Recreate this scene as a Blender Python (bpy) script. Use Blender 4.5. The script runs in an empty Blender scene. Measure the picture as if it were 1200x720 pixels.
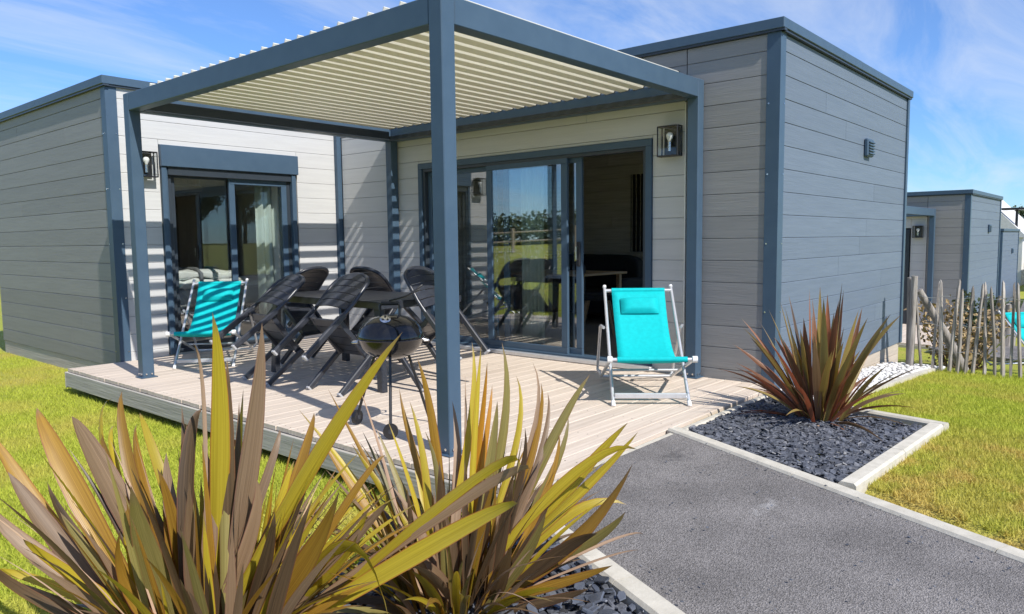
import bpy, bmesh, math, random
from mathutils import Vector, Matrix, Quaternion
from math import sin, cos, pi, radians

S = bpy.context.scene
COL = S.collection
# ------------------------------------------------------------------ camera
cam_d = bpy.data.cameras.new('camera'); cam = bpy.data.objects.new('camera', cam_d); COL.objects.link(cam)
FW = Vector((0.75511563, 0.64948345, -0.08928402)); RT = Vector((0.65125481, -0.75877039, -0.01160474)); UP = Vector((0.07528315, 0.04938373, 0.9959386))
m3 = Matrix((RT, UP, -FW)).transposed()
cam.matrix_world = Matrix.Translation((-2.8427, -2.913, 1.1932)) @ m3.to_4x4()
cam_d.sensor_width = 36.0; cam_d.lens = 36.0 * 874.95 / 1200.0
cam_d.clip_start = 0.05; cam_d.clip_end = 2000
S.camera = cam
# ------------------------------------------------------------------ light
SUN_TRAVEL = Vector((0.18, 1.0, -1.0)).normalized()
sun_d = bpy.data.lights.new('sun', 'SUN'); sun = bpy.data.objects.new('sun', sun_d); COL.objects.link(sun)
sun_d.energy = 4.7; sun_d.angle = radians(0.45); sun_d.color = (1.0, 0.955, 0.89)
sun.rotation_euler = SUN_TRAVEL.to_track_quat('-Z', 'Y').to_euler()
W = bpy.data.worlds.new('World'); S.world = W; W.use_nodes = True
wn = W.node_tree; wn.nodes.clear()
def N(t, typ, **kw):
    n = t.nodes.new(typ)
    for k, v in kw.items(): setattr(n, k, v)
    return n
sky = N(wn, 'ShaderNodeTexSky', sky_type='NISHITA'); sky.sun_disc = False
sky.sun_elevation = radians(44.7); sky.sun_rotation = math.atan2(-0.18, -1.0)
sky.air_density = 1.0; sky.dust_density = 0.0; sky.ozone_density = 3.0
tc = N(wn, 'ShaderNodeTexCoord'); sep = N(wn, 'ShaderNodeSeparateXYZ'); wn.links.new(tc.outputs['Generated'], sep.inputs[0])
mz = N(wn, 'ShaderNodeMath', operation='MAXIMUM'); wn.links.new(sep.outputs['Z'], mz.inputs[0]); mz.inputs[1].default_value = 0.0
az = N(wn, 'ShaderNodeMath', operation='ADD'); wn.links.new(mz.outputs[0], az.inputs[0]); az.inputs[1].default_value = 0.16
dv = N(wn, 'ShaderNodeVectorMath', operation='DIVIDE'); wn.links.new(tc.outputs['Generated'], dv.inputs[0])
cmb = N(wn, 'ShaderNodeCombineXYZ')
for i in range(3): wn.links.new(az.outputs[0], cmb.inputs[i])
wn.links.new(cmb.outputs[0], dv.inputs[1])
mp = N(wn, 'ShaderNodeMapping'); mp.inputs['Rotation'].default_value = (0, 0, radians(28)); mp.inputs['Scale'].default_value = (0.42, 1.5, 0.0); mp.inputs['Location'].default_value = (0.9, 0.35, 0)
wn.links.new(dv.outputs[0], mp.inputs[0])
nz = N(wn, 'ShaderNodeTexNoise'); nz.inputs['Scale'].default_value = 1.7; nz.inputs['Detail'].default_value = 9; nz.inputs['Roughness'].default_value = 0.62; nz.inputs['Distortion'].default_value = 0.7
wn.links.new(mp.outputs[0], nz.inputs['Vector'])
cr = N(wn, 'ShaderNodeValToRGB'); cr.color_ramp.elements[0].position = 0.40; cr.color_ramp.elements[1].position = 0.82
cr.color_ramp.elements[0].color = (0.08, 0.08, 0.08, 1); cr.color_ramp.elements[1].color = (0.72, 0.72, 0.72, 1)
wn.links.new(nz.outputs['Fac'], cr.inputs[0])
mx = N(wn, 'ShaderNodeMix', data_type='RGBA'); wn.links.new(cr.outputs[0], mx.inputs['Factor'])
tint = N(wn, 'ShaderNodeMix', data_type='RGBA', blend_type='MULTIPLY'); tint.inputs['Factor'].default_value = 1.0
wn.links.new(sky.outputs[0], tint.inputs['A']); tint.inputs['B'].default_value = (0.375, 0.615, 0.93, 1)
wn.links.new(tint.outputs['Result'], mx.inputs['A']); mx.inputs['B'].default_value = (4.5, 4.8, 5.3, 1)
bg = N(wn, 'ShaderNodeBackground'); bg.inputs['Strength'].default_value = 0.15
wn.links.new(mx.outputs['Result'], bg.inputs['Color'])
wo = N(wn, 'ShaderNodeOutputWorld'); wn.links.new(bg.outputs[0], wo.inputs['Surface'])
S.view_settings.view_transform = 'Standard'; S.view_settings.look = 'None'; S.view_settings.gamma = 1.0
S.view_settings.exposure = 0.33
# ------------------------------------------------------------------ materials
def material(name, c1, c2=None, scale=(3, 3, 3), detail=5, lo=0.35, hi=0.65, rough=0.6, bump=0.0, bscale=None, bdetail=6, metal=0.0, spec=0.5, coat=0.0, coord='pos', rnd=0.0, bdist=0.01):
    m = bpy.data.materials.new(name); m.use_nodes = True; t = m.node_tree; p = t.nodes['Principled BSDF']
    p.inputs['Roughness'].default_value = rough; p.inputs['Metallic'].default_value = metal
    p.inputs['Specular IOR Level'].default_value = spec; p.inputs['Coat Weight'].default_value = coat; p.inputs['Coat Roughness'].default_value = 0.08
    if coord == 'pos': src = N(t, 'ShaderNodeNewGeometry').outputs['Position']
    else: src = N(t, 'ShaderNodeTexCoord').outputs['Object']
    out = None
    if c2 is not None:
        mpn = N(t, 'ShaderNodeMapping'); mpn.inputs['Scale'].default_value = scale; t.links.new(src, mpn.inputs[0])
        nn = N(t, 'ShaderNodeTexNoise'); nn.inputs['Scale'].default_value = 1.0; nn.inputs['Detail'].default_value = detail; nn.inputs['Roughness'].default_value = 0.6
        t.links.new(mpn.outputs[0], nn.inputs['Vector'])
        r = N(t, 'ShaderNodeValToRGB'); r.color_ramp.elements[0].position = lo; r.color_ramp.elements[1].position = hi
        r.color_ramp.elements[0].color = (*c1, 1); r.color_ramp.elements[1].color = (*c2, 1)
        t.links.new(nn.outputs['Fac'], r.inputs[0]); out = r.outputs[0]
    else:
        p.inputs['Base Color'].default_value = (*c1, 1)
    if rnd > 0:
        oi = N(t, 'ShaderNodeObjectInfo'); mr = N(t, 'ShaderNodeMapRange'); mr.inputs['To Min'].default_value = 1 - rnd; mr.inputs['To Max'].default_value = 1 + rnd
        t.links.new(oi.outputs['Random'], mr.inputs['Value'])
        mm = N(t, 'ShaderNodeMix', data_type='RGBA', blend_type='MULTIPLY'); mm.inputs['Factor'].default_value = 1
        if out is None: mm.inputs['A'].default_value = (*c1, 1)
        else: t.links.new(out, mm.inputs['A'])
        t.links.new(mr.outputs[0], mm.inputs['B']); out = mm.outputs['Result']
    if out is not None: t.links.new(out, p.inputs['Base Color'])
    if bump > 0:
        mpb = N(t, 'ShaderNodeMapping'); mpb.inputs['Scale'].default_value = bscale or scale; t.links.new(src, mpb.inputs[0])
        nb = N(t, 'ShaderNodeTexNoise'); nb.inputs['Scale'].default_value = 1.0; nb.inputs['Detail'].default_value = bdetail
        t.links.new(mpb.outputs[0], nb.inputs['Vector'])
        b = N(t, 'ShaderNodeBump'); b.inputs['Strength'].default_value = bump; b.inputs['Distance'].default_value = bdist
        t.links.new(nb.outputs['Fac'], b.inputs['Height']); t.links.new(b.outputs[0], p.inputs['Normal'])
    return m
M = {}
M['grey_board_sky_tint'] = material('grey_cladding_sky_tint', (0.118, 0.152, 0.20), (0.135, 0.171, 0.222), (1.5, 1.5, 30), rough=0.6, bump=0.32, bscale=(5, 5, 95), bdist=0.006, rnd=0.05)  # same grey boards, sunlit side: blue sky reflection put into the colour
M['grey_board_shade_lift'] = material('grey_cladding_shade_lift', (0.232, 0.23, 0.228), (0.258, 0.256, 0.253), (1.5, 1.5, 30), rough=0.6, bump=0.32, bscale=(5, 5, 95), bdist=0.006, rnd=0.07)  # same grey boards, shaded faces: lifted shade put in as a lighter colour
M['cream_board'] = material('cream_cladding', (0.49, 0.49, 0.482), (0.53, 0.53, 0.52), (1.5, 1.5, 30), rough=0.6, bump=0.22, bscale=(5, 5, 95), bdist=0.005, rnd=0.02)
M['dark_core'] = material('wall_core', (0.03, 0.03, 0.032), rough=0.9)
M['trim'] = material('anthracite_metal', (0.050, 0.088, 0.135), (0.058, 0.099, 0.148), (6, 6, 6), rough=0.42, bump=0.06, bscale=(90, 90, 90), bdist=0.002, spec=0.38)
M['trim_dark'] = material('dark_window_metal', (0.028, 0.038, 0.05), (0.032, 0.042, 0.055), (6, 6, 6), rough=0.38)
M['louvre'] = material('cream_louvre', (0.79, 0.755, 0.645), (0.84, 0.805, 0.695), (2, 9, 9), rough=0.5)
M['deck'] = material('deck_timber', (0.50, 0.415, 0.335), (0.64, 0.55, 0.46), (1.2, 40, 10), rough=0.75, bump=0.5, bscale=(1.0, 160, 20), bdist=0.003, rnd=0.06)
M['deck_side'] = material('deck_side_timber', (0.36, 0.335, 0.295), (0.48, 0.45, 0.40), (30, 1.5, 50), rough=0.8, bump=0.4, bscale=(30, 3, 90), rnd=0.08)
M['skirting'] = material('beige_skirting', (0.42, 0.36, 0.29), (0.50, 0.43, 0.35), (3, 3, 30), rough=0.8, bump=0.2)
M['kerb'] = material('kerb_concrete', (0.45, 0.42, 0.35), (0.56, 0.525, 0.445), (14, 14, 14), detail=8, rough=0.9, bump=0.35, bscale=(120, 120, 120), bdist=0.003, rnd=0.05)
M['turquoise'] = material('turquoise_canvas', (0.002, 0.40, 0.415), (0.003, 0.45, 0.465), (30, 30, 30), rough=0.75, bump=0.25, bscale=(300, 300, 300), bdist=0.001, spec=0.2)
M['alu'] = material('pale_aluminium_tube', (0.60, 0.61, 0.63), (0.66, 0.67, 0.69), (20, 20, 20), rough=0.35, metal=0.6)
M['white_plastic'] = material('white_plastic', (0.72, 0.72, 0.70), (0.78, 0.78, 0.76), (20, 20, 20), rough=0.4)
M['resin'] = material('charcoal_resin', (0.024, 0.027, 0.036), (0.034, 0.038, 0.048), (30, 30, 30), rough=0.30, bump=0.12, bscale=(200, 200, 200), bdist=0.001)
M['resin_cap'] = material('grey_foot_cap', (0.35, 0.35, 0.36), (0.42, 0.42, 0.43), (30, 30, 30), rough=0.5)
M['table_top'] = material('grey_slatted_resin', (0.035, 0.037, 0.042), (0.05, 0.052, 0.058), (6, 40, 40), rough=0.4)
M['enamel'] = material('black_enamel', (0.006, 0.006, 0.007), (0.009, 0.009, 0.010), (20, 20, 20), rough=0.13, spec=0.5, coat=0.15)
M['black_metal'] = material('black_metal', (0.012, 0.012, 0.014), (0.018, 0.018, 0.02), (20, 20, 20), rough=0.4)
M['steel'] = material('bright_steel', (0.62, 0.62, 0.62), (0.7, 0.7, 0.7), (30, 30, 30), rough=0.25, metal=1.0)
M['bulb'] = material('opal_bulb', (0.82, 0.81, 0.78), (0.86, 0.85, 0.82), (20, 20, 20), rough=0.15)
M['fence'] = material('weathered_paling', (0.20, 0.175, 0.155), (0.40, 0.365, 0.33), (40, 40, 4), rough=0.9, bump=0.6, bscale=(90, 90, 8), rnd=0.25)
M['wire'] = material('galvanised_wire', (0.45, 0.45, 0.45), (0.55, 0.55, 0.55), (20, 20, 20), rough=0.4, metal=0.9)
M['slate'] = material('blue_slate', (0.045, 0.052, 0.068), (0.10, 0.112, 0.14), (9, 9, 9), rough=0.48, bump=0.3, bscale=(60, 60, 60), bdist=0.003, rnd=0.45)
M['slate_mix'] = material('blue_slate_mass', (0.024, 0.027, 0.035), (0.155, 0.165, 0.192), (22, 22, 22), detail=3, lo=0.3, hi=0.72, rough=0.5, bump=0.3, bscale=(60, 60, 60), bdist=0.003)
M['soil'] = material('dark_soil', (0.022, 0.024, 0.030), (0.05, 0.053, 0.062), (30, 30, 30), rough=0.95, bump=0.8, bscale=(50, 50, 50), bdist=0.02)
M['pebble'] = material('white_pebble', (0.50, 0.48, 0.45), (0.74, 0.72, 0.69), (25, 25, 25), detail=2, rough=0.7)
M['wood_int'] = material('grey_interior_wood', (0.42, 0.38, 0.34), (0.55, 0.51, 0.46), (2, 2, 40), rough=0.7)
M['floor_int'] = material('interior_floor', (0.26, 0.22, 0.18), (0.36, 0.31, 0.26), (3, 30, 3), rough=0.4)
M['wall_int'] = material('pale_interior_wall', (0.55, 0.52, 0.46), (0.60, 0.57, 0.51), (2, 2, 2), rough=0.8)
M['brown_wood'] = material('brown_wardrobe_wood', (0.20, 0.115, 0.065), (0.30, 0.185, 0.11), (30, 30, 2), rough=0.5)
M['oak'] = material('oak', (0.40, 0.25, 0.13), (0.52, 0.34, 0.19), (4, 40, 40), rough=0.5)
M['black_cloth'] = material('charcoal_cloth', (0.012, 0.013, 0.016), (0.02, 0.021, 0.025), (40, 40, 40), rough=0.9)
M['linen'] = material('white_linen', (0.78, 0.77, 0.75), (0.84, 0.83, 0.81), (8, 8, 8), rough=0.9, bump=0.5, bscale=(14, 14, 14), bdist=0.02)
M['mattress'] = material('pale_mattress', (0.52, 0.53, 0.53), (0.58, 0.59, 0.59), (8, 8, 8), rough=0.9)
M['strap'] = material('grey_strap', (0.15, 0.15, 0.16), (0.19, 0.19, 0.2), (30, 30, 30), rough=0.9)
M['white_render'] = material('white_render', (0.66, 0.65, 0.62), (0.72, 0.71, 0.68), (1, 1, 1), rough=0.9)
M['pale_roof'] = material('pale_roof_sheet', (0.55, 0.54, 0.52), (0.62, 0.61, 0.59), (1, 8, 8), rough=0.6)
M['bark'] = material('bark', (0.06, 0.045, 0.03), (0.13, 0.10, 0.07), (8, 8, 2), rough=0.95, bump=0.6)
M['post_wood'] = material('rail_fence_wood', (0.26, 0.21, 0.15), (0.38, 0.31, 0.23), (8, 8, 8), rough=0.9, rnd=0.1)

def glass_material(name, tint, ior, rough=0.0):
    m = bpy.data.materials.new(name); m.use_nodes = True; t = m.node_tree; t.nodes.clear()
    o = N(t, 'ShaderNodeOutputMaterial'); mxs = N(t, 'ShaderNodeMixShader'); tr = N(t, 'ShaderNodeBsdfTransparent'); gl = N(t, 'ShaderNodeBsdfGlossy')
    tr.inputs[0].default_value = (*tint, 1); gl.inputs['Color'].default_value = (0.97, 0.98, 1, 1); gl.inputs['Roughness'].default_value = rough
    g = N(t, 'ShaderNodeNewGeometry'); dt = N(t, 'ShaderNodeVectorMath', operation='DOT_PRODUCT'); t.links.new(g.outputs['Incoming'], dt.inputs[0]); t.links.new(g.outputs['Normal'], dt.inputs[1])
    ab = N(t, 'ShaderNodeMath', operation='ABSOLUTE'); t.links.new(dt.outputs['Value'], ab.inputs[0])      # Schlick reflectance, the same from both sides of the pane
    om = N(t, 'ShaderNodeMath', operation='SUBTRACT'); om.inputs[0].default_value = 1.0; t.links.new(ab.outputs[0], om.inputs[1])
    pw = N(t, 'ShaderNodeMath', operation='POWER'); pw.inputs[1].default_value = 5.0; t.links.new(om.outputs[0], pw.inputs[0])
    fr = N(t, 'ShaderNodeMath', operation='MULTIPLY_ADD'); t.links.new(pw.outputs[0], fr.inputs[0]); fr.inputs[1].default_value = 1-ior; fr.inputs[2].default_value = ior
    t.links.new(fr.outputs[0], mxs.inputs[0]); t.links.new(tr.outputs[0], mxs.inputs[1]); t.links.new(gl.outputs[0], mxs.inputs[2]); t.links.new(mxs.outputs[0], o.inputs[0])
    return m
M['glass'] = glass_material('window_glass', (0.93, 0.955, 0.945), 0.15)
M['lamp_glass'] = glass_material('lamp_glass', (0.96, 0.97, 0.97), 0.03)

def sheer_material():
    m = bpy.data.materials.new('sheer_curtain'); m.use_nodes = True; t = m.node_tree; t.nodes.clear()
    o = N(t, 'ShaderNodeOutputMaterial'); a = N(t, 'ShaderNodeBsdfDiffuse'); b = N(t, 'ShaderNodeBsdfTranslucent'); x = N(t, 'ShaderNodeMixShader')
    nn = N(t, 'ShaderNodeTexNoise'); nn.inputs['Scale'].default_value = 30; r = N(t, 'ShaderNodeValToRGB')
    r.color_ramp.elements[0].color = (0.74, 0.82, 0.77, 1); r.color_ramp.elements[1].color = (0.82, 0.88, 0.84, 1)
    t.links.new(nn.outputs['Fac'], r.inputs[0]); t.links.new(r.outputs[0], a.inputs[0]); t.links.new(r.outputs[0], b.inputs[0])
    t.links.new(a.outputs[0], x.inputs[1]); t.links.new(b.outputs[0], x.inputs[2]); t.links.new(x.outputs[0], o.inputs[0])
    return m
M['sheer'] = sheer_material()

def leaf_material(name, ca, cb, edge, trans, rough=0.38, tcol=None):
    """streaks run along the blade, a narrow coloured margin on both edges, a paler midrib"""
    m = bpy.data.materials.new(name); m.use_nodes = True; t = m.node_tree; p = t.nodes['Principled BSDF']; out = t.nodes['Material Output']
    p.inputs['Roughness'].default_value = rough; p.inputs['Specular IOR Level'].default_value = 0.45
    au = N(t, 'ShaderNodeAttribute', attribute_name='across'); av = N(t, 'ShaderNodeAttribute', attribute_name='along')
    oi = N(t, 'ShaderNodeObjectInfo')
    c = N(t, 'ShaderNodeCombineXYZ'); mu = N(t, 'ShaderNodeMath', operation='MULTIPLY'); mu.inputs[1].default_value = 7.0; t.links.new(au.outputs['Fac'], mu.inputs[0])
    mv = N(t, 'ShaderNodeMath', operation='MULTIPLY'); mv.inputs[1].default_value = 1.3; t.links.new(av.outputs['Fac'], mv.inputs[0])
    mo = N(t, 'ShaderNodeMath', operation='MULTIPLY'); mo.inputs[1].default_value = 37.0; t.links.new(oi.outputs['Random'], mo.inputs[0])
    t.links.new(mu.outputs[0], c.inputs[0]); t.links.new(mv.outputs[0], c.inputs[1]); t.links.new(mo.outputs[0], c.inputs[2])
    n = N(t, 'ShaderNodeTexNoise'); n.inputs['Scale'].default_value = 1.2; n.inputs['Detail'].default_value = 6; t.links.new(c.outputs[0], n.inputs['Vector'])
    r = N(t, 'ShaderNodeValToRGB'); r.color_ramp.elements[0].position = 0.33; r.color_ramp.elements[1].position = 0.68
    r.color_ramp.elements[0].color = (*ca, 1); r.color_ramp.elements[1].color = (*cb, 1); t.links.new(n.outputs['Fac'], r.inputs[0])
    ab = N(t, 'ShaderNodeMath', operation='ABSOLUTE'); t.links.new(au.outputs['Fac'], ab.inputs[0])
    er = N(t, 'ShaderNodeMapRange'); er.inputs['From Min'].default_value = 0.86; er.inputs['From Max'].default_value = 0.97; t.links.new(ab.outputs[0], er.inputs['Value'])
    em = N(t, 'ShaderNodeMix', data_type='RGBA'); t.links.new(er.outputs[0], em.inputs['Factor']); t.links.new(r.outputs[0], em.inputs['A']); em.inputs['B'].default_value = (*edge, 1)
    tr_ = N(t, 'ShaderNodeMapRange'); tr_.inputs['From Min'].default_value = 0.87; tr_.inputs['From Max'].default_value = 1.0; t.links.new(av.outputs['Fac'], tr_.inputs['Value'])
    tm = N(t, 'ShaderNodeMix', data_type='RGBA'); t.links.new(tr_.outputs[0], tm.inputs['Factor']); t.links.new(em.outputs['Result'], tm.inputs['A']); tm.inputs['B'].default_value = (0.20, 0.13, 0.08, 1)
    br = N(t, 'ShaderNodeMapRange'); br.inputs['To Min'].default_value = 0.8; br.inputs['To Max'].default_value = 1.2; t.links.new(oi.outputs['Random'], br.inputs['Value'])
    bm_ = N(t, 'ShaderNodeMix', data_type='RGBA', blend_type='MULTIPLY'); bm_.inputs['Factor'].default_value = 1; t.links.new(tm.outputs['Result'], bm_.inputs['A']); t.links.new(br.outputs[0], bm_.inputs['B'])
    # fine fibre ridges
    sn = N(t, 'ShaderNodeMath', operation='MULTIPLY'); sn.inputs[1].default_value = 55.0; t.links.new(au.outputs['Fac'], sn.inputs[0])
    si = N(t, 'ShaderNodeMath', operation='SINE'); t.links.new(sn.outputs[0], si.inputs[0])
    bu = N(t, 'ShaderNodeBump'); bu.inputs['Strength'].default_value = 0.12; bu.inputs['Distance'].default_value = 0.002; t.links.new(si.outputs[0], bu.inputs['Height']); t.links.new(bu.outputs[0], p.inputs['Normal'])
    t.links.new(bm_.outputs['Result'], p.inputs['Base Color'])
    tb = N(t, 'ShaderNodeBsdfTranslucent'); tm2 = N(t, 'ShaderNodeMix', data_type='RGBA', blend_type='MULTIPLY'); tm2.inputs['Factor'].default_value = 1
    t.links.new(bm_.outputs['Result'], tm2.inputs['A']); tm2.inputs['B'].default_value = (*(tcol or (1.5, 1.3, 0.5)), 1); t.links.new(tm2.outputs['Result'], tb.inputs[0])
    ms = N(t, 'ShaderNodeMixShader'); ms.inputs[0].default_value = trans
    t.links.new(p.outputs[0], ms.inputs[1]); t.links.new(tb.outputs[0], ms.inputs[2]); t.links.new(ms.outputs[0], out.inputs[0])
    return m
L = {}
L['Y'] = leaf_material('leaf_olive_yellow', (0.33, 0.25, 0.018), (0.48, 0.38, 0.035), (0.34, 0.13, 0.03), 0.25)
L['O'] = leaf_material('leaf_amber_brown', (0.22, 0.115, 0.016), (0.36, 0.21, 0.03), (0.22, 0.08, 0.03), 0.25)
L['B'] = leaf_material('leaf_bronze', (0.17, 0.108, 0.062), (0.27, 0.18, 0.108), (0.20, 0.10, 0.07), 0.12, rough=0.45)
L['G'] = leaf_material('leaf_grey_olive', (0.165, 0.14, 0.04), (0.27, 0.225, 0.075), (0.24, 0.12, 0.05), 0.2)
L['D'] = leaf_material('leaf_dark_bronze', (0.055, 0.035, 0.02), (0.12, 0.078, 0.042), (0.15, 0.06, 0.03), 0.12)
L['R'] = leaf_material('leaf_orange', (0.55, 0.22, 0.02), (0.62, 0.33, 0.03), (0.35, 0.1, 0.02), 0.3)
L['P'] = leaf_material('leaf_dry', (0.40, 0.26, 0.17), (0.52, 0.36, 0.25), (0.35, 0.2, 0.12), 0.1, rough=0.8)
L['M'] = leaf_material('leaf_maroon', (0.14, 0.062, 0.036), (0.25, 0.128, 0.062), (0.42, 0.12, 0.06), 0.15, tcol=(1.6, 0.8, 0.5))
L['S'] = leaf_material('leaf_salmon', (0.30, 0.10, 0.055), (0.40, 0.17, 0.09), (0.5, 0.16, 0.08), 0.15, tcol=(1.4, 0.8, 0.5))
L['V'] = leaf_material('leaf_olive_bronze', (0.20, 0.15, 0.045), (0.30, 0.23, 0.075), (0.35, 0.12, 0.06), 0.18)

def grass_material(name, c1, c2, c3, ground=False):
    m = bpy.data.materials.new(name); m.use_nodes = True; t = m.node_tree; p = t.nodes['Principled BSDF']; out = t.nodes['Material Output']
    p.inputs['Roughness'].default_value = 0.75; p.inputs['Specular IOR Level'].default_value = 0.2
    g = N(t, 'ShaderNodeNewGeometry')
    def noise(sc, det, lo, hi):
        n = N(t, 'ShaderNodeTexNoise'); n.inputs['Scale'].default_value = sc; n.inputs['Detail'].default_value = det
        t.links.new(g.outputs['Position'], n.inputs['Vector'])
        r = N(t, 'ShaderNodeMapRange'); r.inputs['From Min'].default_value = lo; r.inputs['From Max'].default_value = hi; t.links.new(n.outputs['Fac'], r.inputs['Value'])
        return r.outputs[0]
    fine = noise(45, 3, 0.3, 0.7); patch = noise(1.1, 5, 0.46, 0.66)
    a = N(t, 'ShaderNodeMix', data_type='RGBA'); t.links.new(fine, a.inputs['Factor']); a.inputs['A'].default_value = (*c1, 1); a.inputs['B'].default_value = (*c2, 1)
    # the dry, straw-coloured patch of the lawn that lies beside the kerb right of the path
    sp = N(t, 'ShaderNodeSeparateXYZ'); t.links.new(g.outputs['Position'], sp.inputs[0])
    vm = N(t, 'ShaderNodeVectorMath', operation='DISTANCE'); t.links.new(g.outputs['Position'], vm.inputs[0]); vm.inputs[1].default_value = (1.35, -2.75, -0.03)
    dr = N(t, 'ShaderNodeMapRange'); dr.inputs['From Min'].default_value = 1.75; dr.inputs['From Max'].default_value = 0.8; t.links.new(vm.outputs['Value'], dr.inputs['Value'])
    nd = noise(4.0, 5, 0.35, 0.62)
    dm = N(t, 'ShaderNodeMath', operation='MULTIPLY'); t.links.new(dr.outputs[0], dm.inputs[0]); t.links.new(nd, dm.inputs[1])
    pm = N(t, 'ShaderNodeMath', operation='MULTIPLY'); pm.inputs[1].default_value = 0.55; t.links.new(patch, pm.inputs[0])
    mxx = N(t, 'ShaderNodeMath', operation='MAXIMUM'); t.links.new(dm.outputs[0], mxx.inputs[0]); t.links.new(pm.outputs[0], mxx.inputs[1])
    b = N(t, 'ShaderNodeMix', data_type='RGBA'); t.links.new(mxx.outputs[0], b.inputs['Factor']); t.links.new(a.outputs['Result'], b.inputs['A']); b.inputs['B'].default_value = (*c3, 1)
    t.links.new(b.outputs['Result'], p.inputs['Base Color'])
    if ground:
        n = N(t, 'ShaderNodeTexNoise'); n.inputs['Scale'].default_value = 70; n.inputs['Detail'].default_value = 4; t.links.new(g.outputs['Position'], n.inputs['Vector'])
        bu = N(t, 'ShaderNodeBump'); bu.inputs['Strength'].default_value = 0.9; bu.inputs['Distance'].default_value = 0.03
        t.links.new(n.outputs['Fac'], bu.inputs['Height']); t.links.new(bu.outputs[0], p.inputs['Normal'])
    else:
        tb = N(t, 'ShaderNodeBsdfTranslucent'); t.links.new(b.outputs['Result'], tb.inputs[0]); ms = N(t, 'ShaderNodeMixShader'); ms.inputs[0].default_value = 0.35
        t.links.new(p.outputs[0], ms.inputs[1]); t.links.new(tb.outputs[0], ms.inputs[2]); t.links.new(ms.outputs[0], out.inputs[0])
    return m
M['ground'] = grass_material('lawn_ground', (0.265, 0.295, 0.032), (0.43, 0.45, 0.068), (0.48, 0.38, 0.10), True)
M['blade'] = grass_material('grass_blade', (0.345, 0.41, 0.04), (0.59, 0.62, 0.095), (0.60, 0.47, 0.13))
M['shrub'] = material('shrub_leaf', (0.03, 0.05, 0.015), (0.075, 0.10, 0.03), (5, 5, 5), rough=0.6)
M['hedge'] = material('hedge_leaf', (0.025, 0.045, 0.015), (0.07, 0.10, 0.03), (3, 3, 3), rough=0.6)
M['brown_leaf'] = material('brown_leaf', (0.22, 0.14, 0.07), (0.42, 0.31, 0.15), (20, 20, 20), rough=0.6)

def asphalt_material():
    m = bpy.data.materials.new('asphalt'); m.use_nodes = True; t = m.node_tree; p = t.nodes['Principled BSDF']; p.inputs['Roughness'].default_value = 0.88
    p.inputs['Specular IOR Level'].default_value = 0.35
    g = N(t, 'ShaderNodeNewGeometry'); v = N(t, 'ShaderNodeTexVoronoi'); v.inputs['Scale'].default_value = 190; t.links.new(g.outputs['Position'], v.inputs['Vector'])
    r = N(t, 'ShaderNodeValToRGB'); r.color_ramp.elements[0].color = (0.12, 0.111, 0.104, 1); r.color_ramp.elements[1].color = (0.27, 0.252, 0.241, 1)
    sx = N(t, 'ShaderNodeSeparateColor'); t.links.new(v.outputs['Color'], sx.inputs[0]); t.links.new(sx.outputs[0], r.inputs[0])
    n = N(t, 'ShaderNodeTexNoise'); n.inputs['Scale'].default_value = 2.4; n.inputs['Detail'].default_value = 6; t.links.new(g.outputs['Position'], n.inputs['Vector'])
    mr = N(t, 'ShaderNodeMapRange'); mr.inputs['From Min'].default_value = 0.3; mr.inputs['From Max'].default_value = 0.7; mr.inputs['To Min'].default_value = 0.74; mr.inputs['To Max'].default_value = 1.2; t.links.new(n.outputs['Fac'], mr.inputs['Value'])
    mm = N(t, 'ShaderNodeMix', data_type='RGBA', blend_type='MULTIPLY'); mm.inputs['Factor'].default_value = 1; t.links.new(r.outputs[0], mm.inputs['A']); t.links.new(mr.outputs[0], mm.inputs['B'])
    # a dark oily stain and a pale scuff that lie on the path
    def spot(center, rad, col, src, sc):
        d = N(t, 'ShaderNodeVectorMath', operation='SUBTRACT'); t.links.new(g.outputs['Position'], d.inputs[0]); d.inputs[1].default_value = center
        s = N(t, 'ShaderNodeMapping'); s.inputs['Scale'].default_value = sc; s.inputs['Rotation'].default_value = (0, 0, radians(40)); s.vector_type = 'POINT'; t.links.new(d.outputs[0], s.inputs[0])
        le = N(t, 'ShaderNodeVectorMath', operation='LENGTH'); t.links.new(s.outputs[0], le.inputs[0])
        nn = N(t, 'ShaderNodeTexNoise'); nn.inputs['Scale'].default_value = 22; nn.inputs['Detail'].default_value = 5; t.links.new(g.outputs['Position'], nn.inputs['Vector'])
        ad = N(t, 'ShaderNodeMath', operation='MULTIPLY_ADD'); t.links.new(nn.outputs['Fac'], ad.inputs[0]); ad.inputs[1].default_value = 1.6; t.links.new(le.outputs['Value'], ad.inputs[2])
        q = N(t, 'ShaderNodeMapRange'); q.inputs['From Min'].default_value = 1.25; q.inputs['From Max'].default_value = 0.75; q.inputs['To Max'].default_value = rad; t.links.new(ad.outputs[0], q.inputs['Value'])
        x = N(t, 'ShaderNodeMix', data_type='RGBA'); t.links.new(q.outputs[0], x.inputs['Factor']); t.links.new(src, x.inputs['A']); x.inputs['B'].default_value = (*col, 1)
        return x.outputs['Result']
    o = spot((0.78, -0.98, 0), 0.55, (0.055, 0.053, 0.054), mm.outputs['Result'], (3.0, 5.5, 1))
    o = spot((0.33, -1.66, 0), 0.8, (0.42, 0.41, 0.40), o, (4.0, 11.0, 1))
    t.links.new(o, p.inputs['Base Color'])
    b = N(t, 'ShaderNodeBump'); b.inputs['Strength'].default_value = 0.8; b.inputs['Distance'].default_value = 0.006; t.links.new(v.outputs['Distance'], b.inputs['Height']); t.links.new(b.outputs[0], p.inputs['Normal'])
    return m
M['asphalt'] = asphalt_material()
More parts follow.
